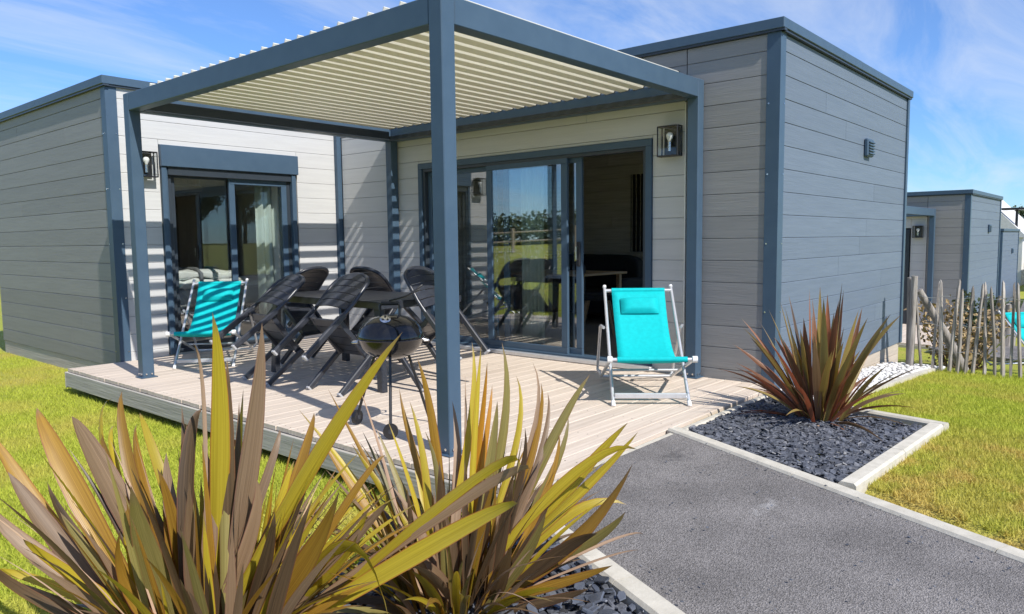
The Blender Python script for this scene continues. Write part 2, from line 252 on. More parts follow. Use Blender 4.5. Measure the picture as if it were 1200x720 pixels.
# ------------------------------------------------------------------ building helpers
class MB:
    def __init__(s): s.v = []; s.f = []
    def add(s, vs, fs):
        o = len(s.v); s.v += [tuple(v) for v in vs]; s.f += [tuple(i + o for i in f) for f in fs]; return s
    def box(s, a, b):
        x0, y0, z0 = a; x1, y1, z1 = b
        return s.add([(x0,y0,z0),(x1,y0,z0),(x1,y1,z0),(x0,y1,z0),(x0,y0,z1),(x1,y0,z1),(x1,y1,z1),(x0,y1,z1)],
                     [(0,3,2,1),(4,5,6,7),(0,1,5,4),(1,2,6,5),(2,3,7,6),(3,0,4,7)])
    def cbox(s, a, b, c=0.004):
        """box with chamfered edges"""
        bm = bmesh.new(); ce = [(a[i]+b[i])/2 for i in range(3)]; sz = [abs(b[i]-a[i]) for i in range(3)]
        bmesh.ops.create_cube(bm, size=1.0, matrix=Matrix.Translation(ce) @ Matrix.Diagonal((*sz, 1)))
        bmesh.ops.bevel(bm, geom=bm.edges[:], offset=min(c, min(sz)*0.4), segments=1, affect='EDGES', profile=0.5)
        bm.verts.index_update(); s.add([v.co[:] for v in bm.verts], [[v.index for v in f.verts] for f in bm.faces]); bm.free(); return s
    def bar(s, p, q, w, h, up=(0, 0, 1), c=0.0):
        p, q = Vector(p), Vector(q); d = (q - p); Ln = d.length; d.normalize(); up = Vector(up)
        if abs(d.dot(up)) > 0.98: up = Vector((1, 0, 0))
        sd = d.cross(up).normalized(); u2 = sd.cross(d)
        prof = [(-w/2+c,-h/2),(w/2-c,-h/2),(w/2,-h/2+c),(w/2,h/2-c),(w/2-c,h/2),(-w/2+c,h/2),(-w/2,h/2-c),(-w/2,-h/2+c)] if c > 0 else [(-w/2,-h/2),(w/2,-h/2),(w/2,h/2),(-w/2,h/2)]
        n = len(prof); vs = [p + sd*x + u2*y for x, y in prof] + [q + sd*x + u2*y for x, y in prof]
        return s.add(vs, [tuple(range(n))[::-1], tuple(range(n, 2*n))] + [(i, (i+1) % n, n+(i+1) % n, n+i) for i in range(n)])
    def tube(s, pts, r, n=10):
        pts = [Vector(p) for p in pts]; rs = r if isinstance(r, (list, tuple)) else [r]*len(pts); o = len(s.v); prev = None
        for i, p in enumerate(pts):
            d = (pts[min(i+1, len(pts)-1)] - pts[max(i-1, 0)]).normalized()
            a = Vector((0, 0, 1)) if abs(d.z) < 0.95 else Vector((1, 0, 0))
            if prev is not None: a = prev
            e1 = (a - d*a.dot(d)).normalized(); e2 = d.cross(e1); prev = e1
            s.v += [tuple(p + e1*(cos(2*pi*k/n)*rs[i]) + e2*(sin(2*pi*k/n)*rs[i])) for k in range(n)]
        for i in range(len(pts)-1):
            for k in range(n): s.f.append((o+i*n+k, o+i*n+(k+1) % n, o+(i+1)*n+(k+1) % n, o+(i+1)*n+k))
        s.f.append(tuple(o+k for k in range(n))[::-1]); s.f.append(tuple(o+(len(pts)-1)*n+k for k in range(n))); return s
    def lathe(s, prof, n=24, c=(0, 0, 0)):
        o = len(s.v)
        for r, z in prof: s.v += [(c[0]+r*cos(2*pi*k/n), c[1]+r*sin(2*pi*k/n), c[2]+z) for k in range(n)]
        for i in range(len(prof)-1):
            for k in range(n): s.f.append((o+i*n+k, o+i*n+(k+1) % n, o+(i+1)*n+(k+1) % n, o+(i+1)*n+k))
        s.f.append(tuple(o+k for k in range(n))[::-1]); s.f.append(tuple(o+(len(prof)-1)*n+k for k in range(n))); return s
    def ext(s, prof, f0, f1):
        """closed 2-D profile swept between two mappings"""
        n = len(prof); vs = [f0(*p) for p in prof] + [f1(*p) for p in prof]
        return s.add(vs, [tuple(range(n))[::-1], tuple(range(n, 2*n))] + [(i, (i+1) % n, n+(i+1) % n, n+i) for i in range(n)])
    def mesh(s, name):
        me = bpy.data.meshes.new(name); me.from_pydata(s.v, [], s.f)
        bm = bmesh.new(); bm.from_mesh(me); bmesh.ops.recalc_face_normals(bm, faces=bm.faces[:]); bm.to_mesh(me); bm.free(); me.update(); return me
    def build(s, name, mat, parent=None, loc=None, smooth=False, angle=None):
        return link(name, s.mesh(name), mat, parent, loc, smooth, angle)
def link(name, me, mat=None, parent=None, loc=None, smooth=False, angle=None):
    if mat is not None and not me.materials: me.materials.append(mat)
    if smooth:
        me.shade_smooth()
        if angle: me.set_sharp_from_angle(angle=radians(angle))
    o = bpy.data.objects.new(name, me); COL.objects.link(o)
    if parent is not None: o.parent = parent
    if loc is not None: o.location = loc
    return o
def thing(name, label, cat, loc=(0, 0, 0), rz=0.0, group=None):
    o = bpy.data.objects.new(name, None); COL.objects.link(o); o.empty_display_size = 0.2
    o.location = loc; o.rotation_euler = (0, 0, rz); tag(o, label, cat, group); return o
def tag(o, label, cat, group=None, kind=None):
    o['label'] = label; o['category'] = cat
    if group: o['group'] = group
    if kind: o['kind'] = kind
    return o
def structure(o): o['kind'] = 'structure'; return o
def stuff(o): o['kind'] = 'stuff'; return o
KIDS = {}
def copy_tree(o, label=None, parent=None):
    c = o.copy(); COL.objects.link(c)
    if parent is not None: c.parent = parent
    if label: c['label'] = label
    for ch in [x for x in bpy.data.objects if x.parent == o]: copy_tree(ch, None, c)
    return c
rng = random.Random(7)
def sm(a, b, x):
    t = max(0.0, min(1.0, (x-a)/(b-a))); return t*t*(3-2*t)
# ------------------------------------------------------------------ ground
KN = [(-50, -.03), (2.3, -.03), (6.2, -.27), (9.5, -.74), (11.4, -.84), (14.5, -.80), (18.4, -1.03), (22, -1.55), (26.7, -1.57), (40, -1.9), (5000, -1.9)]
def slope(x):
    for (a, za), (b, zb) in zip(KN, KN[1:]):
        if x <= b: return za + (zb-za)*(x-a)/(b-a)
    return -1.9
def left_s(x, y): return (x+.2)*-.9 + (y+.65)*.43          # metres left of the path's left kerb
def gz(x, y):
    s = left_s(x, y)
    right = slope(x)
    if s <= 0.0:
        z = right
        if s > -1.6 and x < 2: z = -.06
        w = sm(-.75, -.2, y) if x < 1.2 else 0       # under the deck
        z = z*(1-w) + -.3*w
    else:
        A = sm(2.6, 1.95, s) * sm(-.35, -.62, y)
        z = -.24 + .18*A
    if y > -.55 and x < 6: z = min(z, -.24)
    if x < -6: z += min(1.25, (-6-x)*.062)
    return z
def axis(lims):
    out = []
    for a, b, st in lims:
        n = max(1, int(round((b-a)/st))); out += [a+(b-a)*i/n for i in range(n)]
    return out + [lims[-1][1]]
gxs = axis([(-900, -120, 130), (-120, -30, 15), (-30, -5, 2.5), (-5, 4, .12), (4, 12, .4), (12, 40, 2), (40, 120, 15), (120, 900, 130)])
gys = axis([(-900, -120, 130), (-120, -30, 15), (-30, -6, 2.5), (-6, 2, .12), (2, 12, .5), (12, 40, 3), (40, 120, 15), (120, 900, 130)])
g = MB(); nx = len(gxs)
g.v = [(x, y, gz(x, y)) for y in gys for x in gxs]
g.f = [(j*nx+i, j*nx+i+1, (j+1)*nx+i+1, (j+1)*nx+i) for j in range(len(gys)-1) for i in range(nx-1)]
structure(g.build('ground', M['ground'], smooth=True))
# path
def pl(y): return -.2 + (y+.65)*.475, y            # inner edge of the left kerb
def pr(y): return 1.25 + (y+.65)*.46, y
def sheet(name, poly, z, mat):
    me = MB().add([(x, y, z) for x, y in poly], [tuple(range(len(poly)))]); return structure(me.build(name, mat))
def slab(name, poly, z, th, mat):
    n = len(poly); b = MB().add([(x, y, z) for x, y in poly] + [(x, y, z-th) for x, y in poly], [tuple(range(n)), tuple(range(n, 2*n))[::-1]] + [(i, (i+1) % n, n+(i+1) % n, n+i) for i in range(n)])
    return structure(b.build(name, mat))
slab('path', [pl(-.735), pl(-9), pr(-9), pr(-.735)], 0.0, .12, M['asphalt'])
slab('road', [(-16, -9.0), (8, -9.0), (8, -13), (-16, -13)], 0.004, .4, M['asphalt'])
slab('path', [(11.5, -.05), (10.2, -2.9), (11.7, -2.9), (13.2, -.05)], -.74, .3, M['asphalt'])
slab('road', [(14.2, -1.6), (40, -1.0), (40, 1.0), (30, .5), (14.8, -.8)], -.80, .5, M['asphalt'])
# kerbs : individual stones, end to end
def kerb(p, q, w, ztop, h, n, root, side):
    """side = unit normal (outward); stones lie from the line p-q outward by w"""
    p, q, sd = Vector((*p, 0)), Vector((*q, 0)), Vector((*side, 0)); d = (q-p); Ln = d.length; d.normalize(); st = Ln/n
    for i in range(n):
        a = p + d*(st*i + .002); b = p + d*(st*(i+1) - .002); ch = .012
        prof = [(0, -h), (w, -h), (w, -ch), (w-ch, 0), (ch, 0), (0, -ch)]
        m = MB().ext(prof, lambda x, z, a=a: a + sd*x + Vector((0, 0, ztop+z + 0)), lambda x, z, b=b: b + sd*x + Vector((0, 0, ztop+z)))
        m.build('kerb_stone', M['kerb'], root)
kroot = bpy.data.objects.new('kerb', None); COL.objects.link(kroot); structure(kroot)
kerb(pl(-.66), pl(-9), .10, .014, .2, 9, kroot, (-.903, .43))
kerb(pr(-.66), pr(-9), .095, .014, .2, 9, kroot, (.908, -.418))
kerb((.83, -1.81), (2.36, -1.885), .085, .022, .2, 2, kroot, (-.05, -.9987))
kerb((2.94, -.68), (-.2, -.68), .055, -.006, .15, 4, kroot, (0, -1))
kerb((2.365, -1.97), (2.56, -1.02), .08, .018, .2, 2, kroot, (.98, -.2))
# slate beds
def bed(name, poly, z): return slab(name, poly, z, .06, M['soil'])
bed_r = bed('slate_bed', [(1.345, -.652), (.87, -1.80), (2.36, -1.88), (2.56, -1.0), (3.05, -.652)], -.035)
LB = [(-.30, -.66), (-1.31, -2.82), (-2.05, -2.62), (-2.35, -1.35), (-1.6, -.66)]
bed_l = bed('slate_bed', LB, -.035)
def inside(x, y, poly):
    c = False; n = len(poly)
    for i in range(n):
        x1, y1 = poly[i]; x2, y2 = poly[i-1]
        if (y1 > y) != (y2 > y) and x < (x2-x1)*(y-y1)/(y2-y1)+x1: c = not c
    return c
def chip(size, r):
    n = r.randint(5, 7); el = r.uniform(.55, .95); th = r.uniform(.07, .14)*size
    top = [((size/2*r.uniform(.75, 1.1))*cos(2*pi*(k+r.uniform(-.3, .3))/n), (size/2*el*r.uniform(.75, 1.1))*sin(2*pi*(k+r.uniform(-.3, .3))/n)) for k in range(n)]
    vs = [(x*.93, y*.93, th/2) for x, y in top] + [(x, y, -th/2) for x, y in top]
    fs = [tuple(range(n)), tuple(range(n, 2*n))[::-1]] + [(i, n+i, n+(i+1) % n, (i+1) % n) for i in range(n)]
    return vs, fs
def scatter_chips(poly, z, count, smin, smax, r, keep=lambda x, y: True):
    out = []; xs = [p[0] for p in poly]; ys = [p[1] for p in poly]
    while len(out) < count:
        x, y = r.uniform(min(xs), max(xs)), r.uniform(min(ys), max(ys))
        if inside(x, y, poly) and keep(x, y): out.append((x, y, z + r.uniform(0, .022), r.uniform(smin, smax), r.uniform(0, 6.28), r.gauss(0, .28), r.gauss(0, .28)))
    return out
r = random.Random(3)
def chip_mass(name, spots, parent):
    m = MB()
    for x, y, z, s, a, b, c in spots:
        vs, fs = chip(s, r); R = Matrix.Translation((x, y, z)) @ (Quaternion((0, 0, 1), a) @ Quaternion((1, 0, 0), b) @ Quaternion((0, 1, 0), c)).to_matrix().to_4x4()
        m.add([R @ Vector(v) for v in vs], fs)
    o = m.build(name, M['slate_mix'], parent); stuff(o); return o
chip_mass('slate_chips', scatter_chips([(1.32, -.745), (.90, -1.79), (2.35, -1.87), (2.54, -1.0), (2.98, -.75)], -.03, 6500, .022, .062, r), bed_r)
chip_mass('slate_chips', scatter_chips([(-.32, -.68), (-1.31, -2.78), (-2.03, -2.6), (-2.3, -1.35), (-1.58, -.68)], -.035, 5200, .025, .06, r), bed_l)
protos = []
for k in range(14):
    vs, fs = chip(1.0, r); me = MB().add(vs, fs).mesh('slate_chip'); me.materials.append(M['slate']); protos.append(me)
near = [(-.36, -.90), (-.90, -2.05), (-1.5, -2.1), (-1.15, -1.0)]
for x, y, z, s, a, b, c in scatter_chips(near, -.015, 290, .04, .075, r):
    o = link('slate_chip', r.choice(protos), None, bed_l, (x, y, z)); o.scale = (s, s, s)
    o.rotation_euler = (Quaternion((0, 0, 1), a) @ Quaternion((1, 0, 0), b*.8) @ Quaternion((0, 1, 0), c*.8)).to_euler()
# pebble strip along the side wall
def pebbles(name, poly, z, n, smin, smax, r):
    bm = bmesh.new(); bmesh.ops.create_icosphere(bm, subdivisions=1, radius=1); bm.verts.index_update()
    sv = [v.co.copy() for v in bm.verts]; sf = [[v.index for v in f.verts] for f in bm.faces]; bm.free(); m = MB(); k = 0
    xs = [p[0] for p in poly]; ys = [p[1] for p in poly]
    while k < n:
        x, y = r.uniform(min(xs), max(xs)), r.uniform(min(ys), max(ys))
        if not inside(x, y, poly): continue
        k += 1; s = r.uniform(smin, smax); sc = Vector((s*r.uniform(.7, 1.2), s*r.uniform(.7, 1.2), s*.6)); q = Quaternion((0, 0, 1), r.uniform(0, 6))
        zz = z(x, y) + r.uniform(0, s*.6); m.add([q @ Vector((v.x*sc.x, v.y*sc.y, v.z*sc.z)) + Vector((x, y, zz)) for v in sv], sf)
    return m
PS = [(2.66, -1.0), (3.05, -.66), (7.0, -.66), (7.0, -1.12), (2.9, -1.12)]
pm = MB(); n = len(PS); pm.add([(x, y, gz(x, y-.3)+.015) for x, y in PS], [tuple(range(n))]); ps = structure(pm.build('pebble_strip', M['pebble']))
pb = pebbles('pebbles', PS, lambda x, y: slope(x)+.02, 3000, .012, .03, r).build('pebbles', M['pebble'], ps, smooth=True); stuff(pb)
for i in range(4):
    xa, xb = 2.9+i*.85, 2.9+(i+1)*.85-.006
    MB().ext([(0, -.12), (.06, -.12), (.06, 0), (0, 0)], lambda u, z, xa=xa: (xa, -1.12-u, slope(xa)+.035+z), lambda u, z, xb=xb: (xb, -1.12-u, slope(xb)+.035+z)).build('kerb_stone', M['kerb'], ps)
gs = scatter_chips([pl(-.8), pl(-4.5), pr(-4.5), pr(-.8)], .004, 420, .006, .016, r, lambda x, y: r.random() < .25 or min(abs(x-pl(y)[0]), abs(x-pr(y)[0])) < .12)
chip_mass('loose_grit', gs, None); tag(bpy.data.objects['loose_grit'], 'loose grit scattered along the edges of the tarmac path', 'grit', kind='stuff')
# grass blades
def grass(name, region, n, hmin, hmax, r, label):
    x0, y0, x1, y1, ok = region; v = []; f = []; k = 0
    while k < n:
        x, y = r.uniform(x0, x1), r.uniform(y0, y1)
        if not ok(x, y): continue
        z = gz(x, y)-.003; a = r.uniform(0, 6.283); h = r.uniform(hmin, hmax); w = r.uniform(.0022, .0045); lx, ly = r.gauss(0, .45)*h, r.gauss(0, .45)*h
        v += [(x-cos(a)*w, y-sin(a)*w, z), (x+cos(a)*w, y+sin(a)*w, z), (x+lx, y+ly, z+h)]; f.append((3*k, 3*k+1, 3*k+2)); k += 1
    me = bpy.data.meshes.new(name); me.from_pydata(v, [], f); me.update(); o = link(name, me, M['blade']); tag(o, label, 'grass', kind='stuff'); return o
gr = random.Random(11)
grass('lawn_grass', (-3.4, -.6, -.2, 9.2, lambda x, y: not (x < -2.9 and y < 0) and gr.random() < max(.16, 1 - max(0, y-1.2)*.16) and not inside(x, y, LB)), 150000, .018, .045, gr, 'short sunlit lawn left of the deck and the grey cottage')
grass('lawn_grass', (-.25, 5.1, .26, 10, lambda x, y: True), 6000, .018, .04, gr, 'strip of lawn along the foot of the left grey wall')
def okr(x, y):
    if y > -1.19: return False
    if inside(x, y, [(1.35, -.65), (.80, -1.9), (2.44, -1.975), (2.66, -1.0)]): return False
    if x < 1.25 + (y+.65)*.46 + .13: return False
    return gr.random() < max(.12, 1 - max(0, x-2.2)*.17)
grass('lawn_grass', (.2, -4.4, 8.2, -1.15, okr), 150000, .016, .042, gr, 'lawn with straw-coloured patches right of the tarmac path')
LEAVES_A=[
(-0.109,0.115,0.001,-0.329,0.531,0.561,-0.349,0.654,0.684,-0.946,-0.01,-0.324,0.0288,'O'),
(-0.078,0.044,0.001,-0.255,0.48,0.665,-0.233,0.604,0.743,-0.68,0.51,-0.527,0.0372,'O'),
(-0.002,0.077,0.0,-0.175,0.373,0.682,-0.199,0.41,0.738,-0.836,0.381,-0.395,0.0393,'B'),
(-0.114,0.099,0.001,-0.319,0.383,0.486,-0.368,0.433,0.603,-0.891,0.116,-0.439,0.0348,'B'),
(0.003,-0.035,0.001,-0.406,0.437,0.417,-0.427,0.416,0.534,-0.782,-0.007,-0.624,0.0307,'B'),
(0.013,-0.018,0.0,-0.369,0.253,0.413,-0.43,0.107,0.506,-0.744,-0.36,-0.563,0.0188,'Y'),
(0.034,-0.04,0.001,-0.406,0.371,0.386,-0.469,0.289,0.376,-0.644,-0.121,-0.756,0.0145,'Y'),
(-0.028,0.111,0.001,-0.255,0.388,0.383,-0.279,0.401,0.556,-0.725,0.419,-0.547,0.0217,'D'),
(-0.096,0.047,0.001,-0.177,0.509,0.764,-0.013,0.579,0.739,-0.657,0.645,-0.39,0.0139,'Y'),
(-0.083,0.035,0.001,-0.133,0.455,0.729,-0.014,0.567,0.645,-0.767,0.533,-0.359,0.0128,'Y'),
(-0.073,-0.008,0.001,-0.118,0.34,0.696,-0.033,0.454,0.784,-0.756,0.58,-0.303,0.0222,'O'),
(-0.033,-0.003,0.0,-0.092,0.328,0.634,-0.011,0.413,0.676,-0.852,0.458,-0.254,0.0213,'O'),
(0.044,0.021,0.0,-0.017,0.342,0.687,0.02,0.458,0.701,-0.998,0.038,-0.058,0.0201,'Y'),
(-0.068,0.1,0.0,0.025,0.135,0.56,0.043,0.208,0.756,-0.895,0.44,0.07,0.0168,'D'),
(-0.075,-0.01,0.0,-0.013,0.108,0.755,0.06,0.111,0.754,-0.981,-0.054,0.184,0.0291,'D'),
(0.031,0.074,0.0,0.083,-0.008,0.805,0.028,-0.041,1.06,-0.881,0.471,0.049,0.0314,'Y'),
(0.053,0.027,0.0,0.093,0.01,0.654,0.085,-0.004,0.918,-0.876,0.48,0.047,0.0204,'D'),
(0.006,0.071,0.0,0.044,0.004,0.962,-0.04,-0.05,0.981,-0.894,0.449,0.014,0.0074,'P'),
(0.006,0.008,-0.0,0.151,-0.07,0.712,0.171,-0.058,1.019,-0.834,0.525,0.169,0.0329,'B'),
(-0.03,0.035,-0.0,0.228,-0.28,0.737,0.341,-0.49,1.005,-0.468,0.7,0.539,0.0297,'Y'),
(-0.021,-0.029,-0.001,0.467,-0.762,0.565,0.365,-0.88,0.6,-0.083,0.549,0.832,0.03,'Y'),
(0.084,-0.085,-0.001,0.586,-0.796,0.807,0.406,-0.843,0.659,-0.048,0.644,0.764,0.0168,'Y'),
(0.053,-0.016,-0.001,0.568,-0.772,0.703,0.428,-0.868,0.665,-0.155,0.565,0.81,0.019,'B'),
(-0.006,-0.014,-0.0,0.132,-0.348,0.348,0.107,-0.501,0.62,-0.432,0.67,0.604,0.04,'O'),
(-0.058,0.015,-0.0,0.203,-0.095,0.661,0.235,-0.026,0.679,-0.826,0.413,0.383,0.0169,'B'),
(0.034,-0.039,-0.0,0.29,-0.131,0.663,0.337,-0.062,0.717,-0.501,0.832,0.238,0.0222,'O'),
(-0.018,0.098,0.0,-0.162,0.047,0.366,-0.24,-0.095,0.64,-0.942,0.202,-0.267,0.0407,'G'),
(-0.004,0.069,0.0,-0.06,0.001,0.383,-0.096,-0.112,0.617,-0.907,0.42,-0.012,0.0244,'B'),
(-0.008,0.084,0.0,-0.045,0.08,0.485,-0.107,0.056,0.623,-0.969,0.197,-0.146,0.0228,'O'),
(-0.025,-0.016,0.0,-0.257,0.125,0.301,-0.244,-0.03,0.515,-0.92,0.002,-0.393,0.0216,'O'),
(0.096,-0.106,-0.0,0.201,-0.44,0.716,0.105,-0.697,0.302,-0.011,0.455,0.89,0.0207,'Y'),
(0.074,0.035,-0.0,0.231,-0.322,0.285,0.19,-0.464,0.472,-0.615,0.462,0.638,0.0157,'Y'),
(0.081,-0.033,-0.001,0.297,-0.338,0.394,0.27,-0.4,0.493,-0.636,0.482,0.602,0.0181,'Y'),
(0.028,-0.117,-0.001,0.327,-0.337,0.624,0.38,-0.356,0.625,-0.656,0.504,0.561,0.0152,'O'),
(0.051,-0.094,-0.001,0.327,-0.405,0.506,0.311,-0.445,0.517,-0.557,0.53,0.64,0.0175,'B'),
(-0.045,0.027,0.001,-0.492,0.376,0.348,-0.485,0.167,0.468,-0.737,-0.078,-0.671,0.0164,'D'),
(-0.008,0.036,0.0,-0.032,0.192,0.476,0.001,0.236,0.612,-0.922,0.372,-0.108,0.0259,'B'),
(-0.01,-0.072,0.0,0.072,0.024,0.524,0.129,0.11,0.768,-0.674,0.737,-0.053,0.019,'G'),
(-0.057,0.02,0.0,0.056,0.017,0.492,0.054,0.104,0.651,-0.978,0.145,0.149,0.027,'B'),
(0.048,0.048,0.0,0.135,0.052,0.475,0.17,0.092,0.763,-0.973,0.177,0.145,0.0196,'D'),
(-0.034,0.049,-0.0,0.131,-0.125,0.451,0.099,-0.113,0.577,-0.754,0.567,0.332,0.0225,'B'),
(-0.089,-0.051,0.0,-0.129,0.304,0.56,-0.092,0.507,0.67,-0.622,0.6,-0.503,0.0209,'O'),
(0.056,-0.057,-0.0,0.178,-0.096,0.501,0.23,-0.108,0.596,-0.525,0.821,0.224,0.019,'Y'),
(0.031,-0.037,-0.0,0.079,-0.199,0.344,0.048,-0.29,0.532,-0.628,0.695,0.35,0.0245,'D'),
(-0.077,0.03,0.0,-0.25,0.238,0.389,-0.295,0.259,0.503,-0.685,0.503,-0.527,0.0189,'G'),
]
LEAVES_B=[
(0.057,0.09,0.0,0.08,0.152,0.66,0.047,0.215,0.842,-0.617,0.777,-0.122,0.0184,'O'),
(-0.07,0.058,0.0,0.146,-0.014,0.66,0.177,0.071,0.899,-0.767,0.609,0.202,0.015,'Y'),
(0.027,-0.031,0.0,0.09,-0.018,0.624,0.126,-0.022,0.901,-0.885,0.457,0.092,0.0139,'Y'),
(0.018,0.012,-0.0,0.137,-0.017,0.637,0.171,-0.007,0.835,-0.515,0.849,0.113,0.0134,'R'),
(-0.007,-0.021,-0.0,0.154,-0.032,0.618,0.213,0.009,0.748,-0.754,0.627,0.197,0.012,'R'),
(0.091,0.058,-0.0,0.278,-0.078,0.627,0.246,-0.009,0.895,-0.743,0.645,0.176,0.0199,'G'),
(-0.006,-0.04,-0.0,0.121,-0.088,0.555,0.147,-0.073,0.71,-0.627,0.76,0.171,0.0202,'G'),
(-0.059,-0.025,-0.0,0.269,-0.161,0.603,0.308,-0.021,0.768,-0.293,0.947,0.135,0.0141,'Y'),
(0.003,0.037,-0.0,0.375,-0.18,0.602,0.388,-0.032,0.809,-0.649,0.667,0.367,0.0108,'B'),
(0.031,-0.068,-0.0,0.33,-0.163,0.593,0.403,-0.059,0.733,-0.416,0.887,0.201,0.0137,'O'),
(-0.002,-0.089,-0.0,0.329,-0.196,0.563,0.416,-0.08,0.696,-0.632,0.68,0.371,0.0136,'B'),
(0.111,-0.008,-0.001,0.344,-0.177,0.628,0.442,-0.252,0.78,-0.305,0.865,0.399,0.0213,'G'),
(0.089,0.017,-0.0,0.405,-0.196,0.439,0.459,-0.141,0.614,-0.654,0.538,0.532,0.0163,'G'),
(0.11,-0.011,-0.001,0.369,-0.302,0.495,0.431,-0.414,0.632,-0.627,0.474,0.619,0.026,'Y'),
(0.017,0.03,-0.001,0.422,-0.327,0.446,0.536,-0.39,0.574,-0.515,0.401,0.758,0.0246,'Y'),
(-0.018,-0.001,-0.001,0.303,-0.354,0.63,0.359,-0.494,0.568,-0.351,0.579,0.736,0.0216,'Y'),
(0.03,-0.037,-0.001,0.262,-0.354,0.212,0.347,-0.485,0.523,0.002,0.76,0.649,0.0317,'O'),
(0.104,-0.042,-0.001,0.366,-0.251,0.42,0.491,-0.373,0.317,-0.351,0.399,0.847,0.0222,'Y'),
(0.013,0.019,-0.001,0.318,-0.398,0.224,0.319,-0.474,0.366,-0.158,0.523,0.837,0.0261,'G'),
(0.039,-0.042,-0.001,0.387,-0.481,0.326,0.353,-0.525,0.287,0.06,0.54,0.84,0.0057,'P'),
(0.081,-0.055,-0.001,0.346,-0.428,0.227,0.34,-0.516,0.24,0.11,0.508,0.854,0.0043,'P'),
(0.008,-0.01,-0.001,0.198,-0.364,0.148,0.197,-0.504,0.235,0.317,0.504,0.803,0.0198,'O'),
(0.101,-0.079,-0.001,0.197,-0.326,0.269,0.173,-0.463,0.336,-0.253,0.612,0.75,0.0256,'D'),
(-0.056,0.103,0.0,-0.044,0.262,0.273,-0.185,0.612,0.647,-0.876,0.278,-0.394,0.0184,'Y'),
(-0.025,0.033,0.0,-0.129,0.268,0.287,-0.206,0.474,0.591,-0.9,0.168,-0.402,0.0184,'O'),
(-0.007,-0.006,0.0,-0.069,0.193,0.312,-0.127,0.376,0.544,-0.519,0.641,-0.565,0.0188,'Y'),
(-0.014,0.088,0.0,0.017,0.211,0.297,-0.005,0.393,0.578,-0.951,0.281,-0.133,0.0178,'G'),
(-0.089,0.075,0.0,-0.083,0.229,0.5,-0.098,0.373,0.763,-0.795,0.561,-0.229,0.0059,'P'),
(0.054,-0.036,0.0,-0.009,0.207,0.489,0.03,0.296,0.727,-0.868,0.44,-0.229,0.0167,'O'),
(-0.082,0.038,0.0,0.01,0.102,0.481,0.018,0.228,0.692,-0.486,0.858,-0.166,0.0156,'Y'),
(-0.05,0.068,0.0,0.042,0.051,0.412,0.012,0.145,0.599,-0.601,0.798,-0.04,0.0149,'G'),
(0.002,0.059,0.0,0.04,-0.136,0.247,-0.04,-0.191,0.513,-0.543,0.772,0.33,0.0281,'D'),
(-0.05,0.065,0.0,0.028,-0.114,0.221,-0.062,-0.098,0.444,-0.592,0.762,0.264,0.0254,'D'),
(0.042,-0.084,-0.0,0.056,-0.162,0.259,0.052,-0.224,0.497,-0.574,0.785,0.233,0.0252,'D'),
(-0.059,0.035,0.0,-0.042,-0.092,0.216,-0.135,-0.094,0.409,-0.678,0.727,0.105,0.0222,'B'),
(0.09,-0.096,-0.0,0.192,-0.182,0.267,0.263,-0.245,0.447,-0.566,0.691,0.45,0.0236,'D'),
(-0.083,-0.031,0.0,0.085,0.019,0.483,0.151,0.149,0.679,-0.798,0.592,0.118,0.0179,'B'),
(-0.071,-0.032,0.0,-0.07,0.024,0.273,-0.139,0.145,0.441,-0.876,0.385,-0.289,0.0201,'B'),
(-0.001,-0.093,-0.0,0.085,-0.268,0.23,0.073,-0.338,0.405,-0.5,0.697,0.514,0.0223,'G'),
(-0.06,-0.07,0.0,0.106,0.028,0.486,0.223,0.153,0.762,-0.568,0.822,-0.029,0.009,'B'),
(0.031,0.024,-0.0,0.237,-0.153,0.389,0.239,-0.117,0.609,-0.362,0.873,0.326,0.018,'D'),
(-0.004,-0.1,-0.0,0.287,-0.252,0.421,0.354,-0.178,0.581,-0.184,0.953,0.24,0.014,'O'),
(0.031,0.052,0.0,-0.005,0.051,0.292,-0.03,0.031,0.524,-0.842,0.534,-0.078,0.0236,'D'),
(0.015,0.088,0.0,-0.089,0.337,0.475,-0.138,0.491,0.73,-0.786,0.457,-0.417,0.0091,'O'),
(0.027,-0.08,-0.001,0.147,-0.337,0.088,0.142,-0.451,0.164,0.202,0.449,0.87,0.0194,'D'),
(-0.041,-0.05,0.0,-0.119,-0.075,0.204,-0.247,-0.057,0.298,-0.762,0.384,-0.52,0.0245,'B'),
(0.072,-0.074,-0.0,0.002,-0.205,0.169,-0.077,-0.325,0.34,-0.476,0.794,0.378,0.0301,'B'),
]
# ------------------------------------------------------------------ deck
deck = thing('wooden_deck', 'raised pale timber deck of long boards under the nearest pergola', 'deck')
p = .1459; bm0 = MB()
prof = [(0, -.028), (p-.0045, -.028), (p-.0045, -.003), (p-.0075, 0), (.003, 0), (0, -.003)]
bm0.ext(prof, lambda y, z: (-.22, y, z), lambda y, z: (3.036, y, z)); dme = bm0.mesh('deck_board'); dme.materials.append(M['deck'])
for i in range(39):
    o = link('deck_board', dme, None, deck, (rng.uniform(-.004, .004), -.65 + i*p, 0)); 
m = MB()
me = MB().box((0, -.63, -.17), (.05, 5.0, -.0285)).mesh('joist'); me.materials.append(M['deck_side']); sc = MB()
for j in range(7):
    link('joist', me, None, deck, (-.2 + j*.52, 0, 0))
    for i in range(39):
        for k in (.035, .105):
            x, y = -.175 + j*.52 + rng.gauss(0, .004), -.65 + i*p + k; sc.add([(x+.0045*cos(q*pi/3), y+.0045*sin(q*pi/3), .0006) for q in range(6)], [(0, 1, 2, 3, 4, 5)])
stuff(sc.build('deck_screws', M['black_metal'], deck))
for z0, z1 in ((-.172, -.031),): MB().cbox((-.246, -.65, z0), (-.222, 5.035, z1), .004).build('fascia_board', M['deck_side'], deck)
MB().cbox((-.246, -.676, -.16), (3.0, -.653, -.031), .004).build('fascia_board', M['deck_side'], deck)
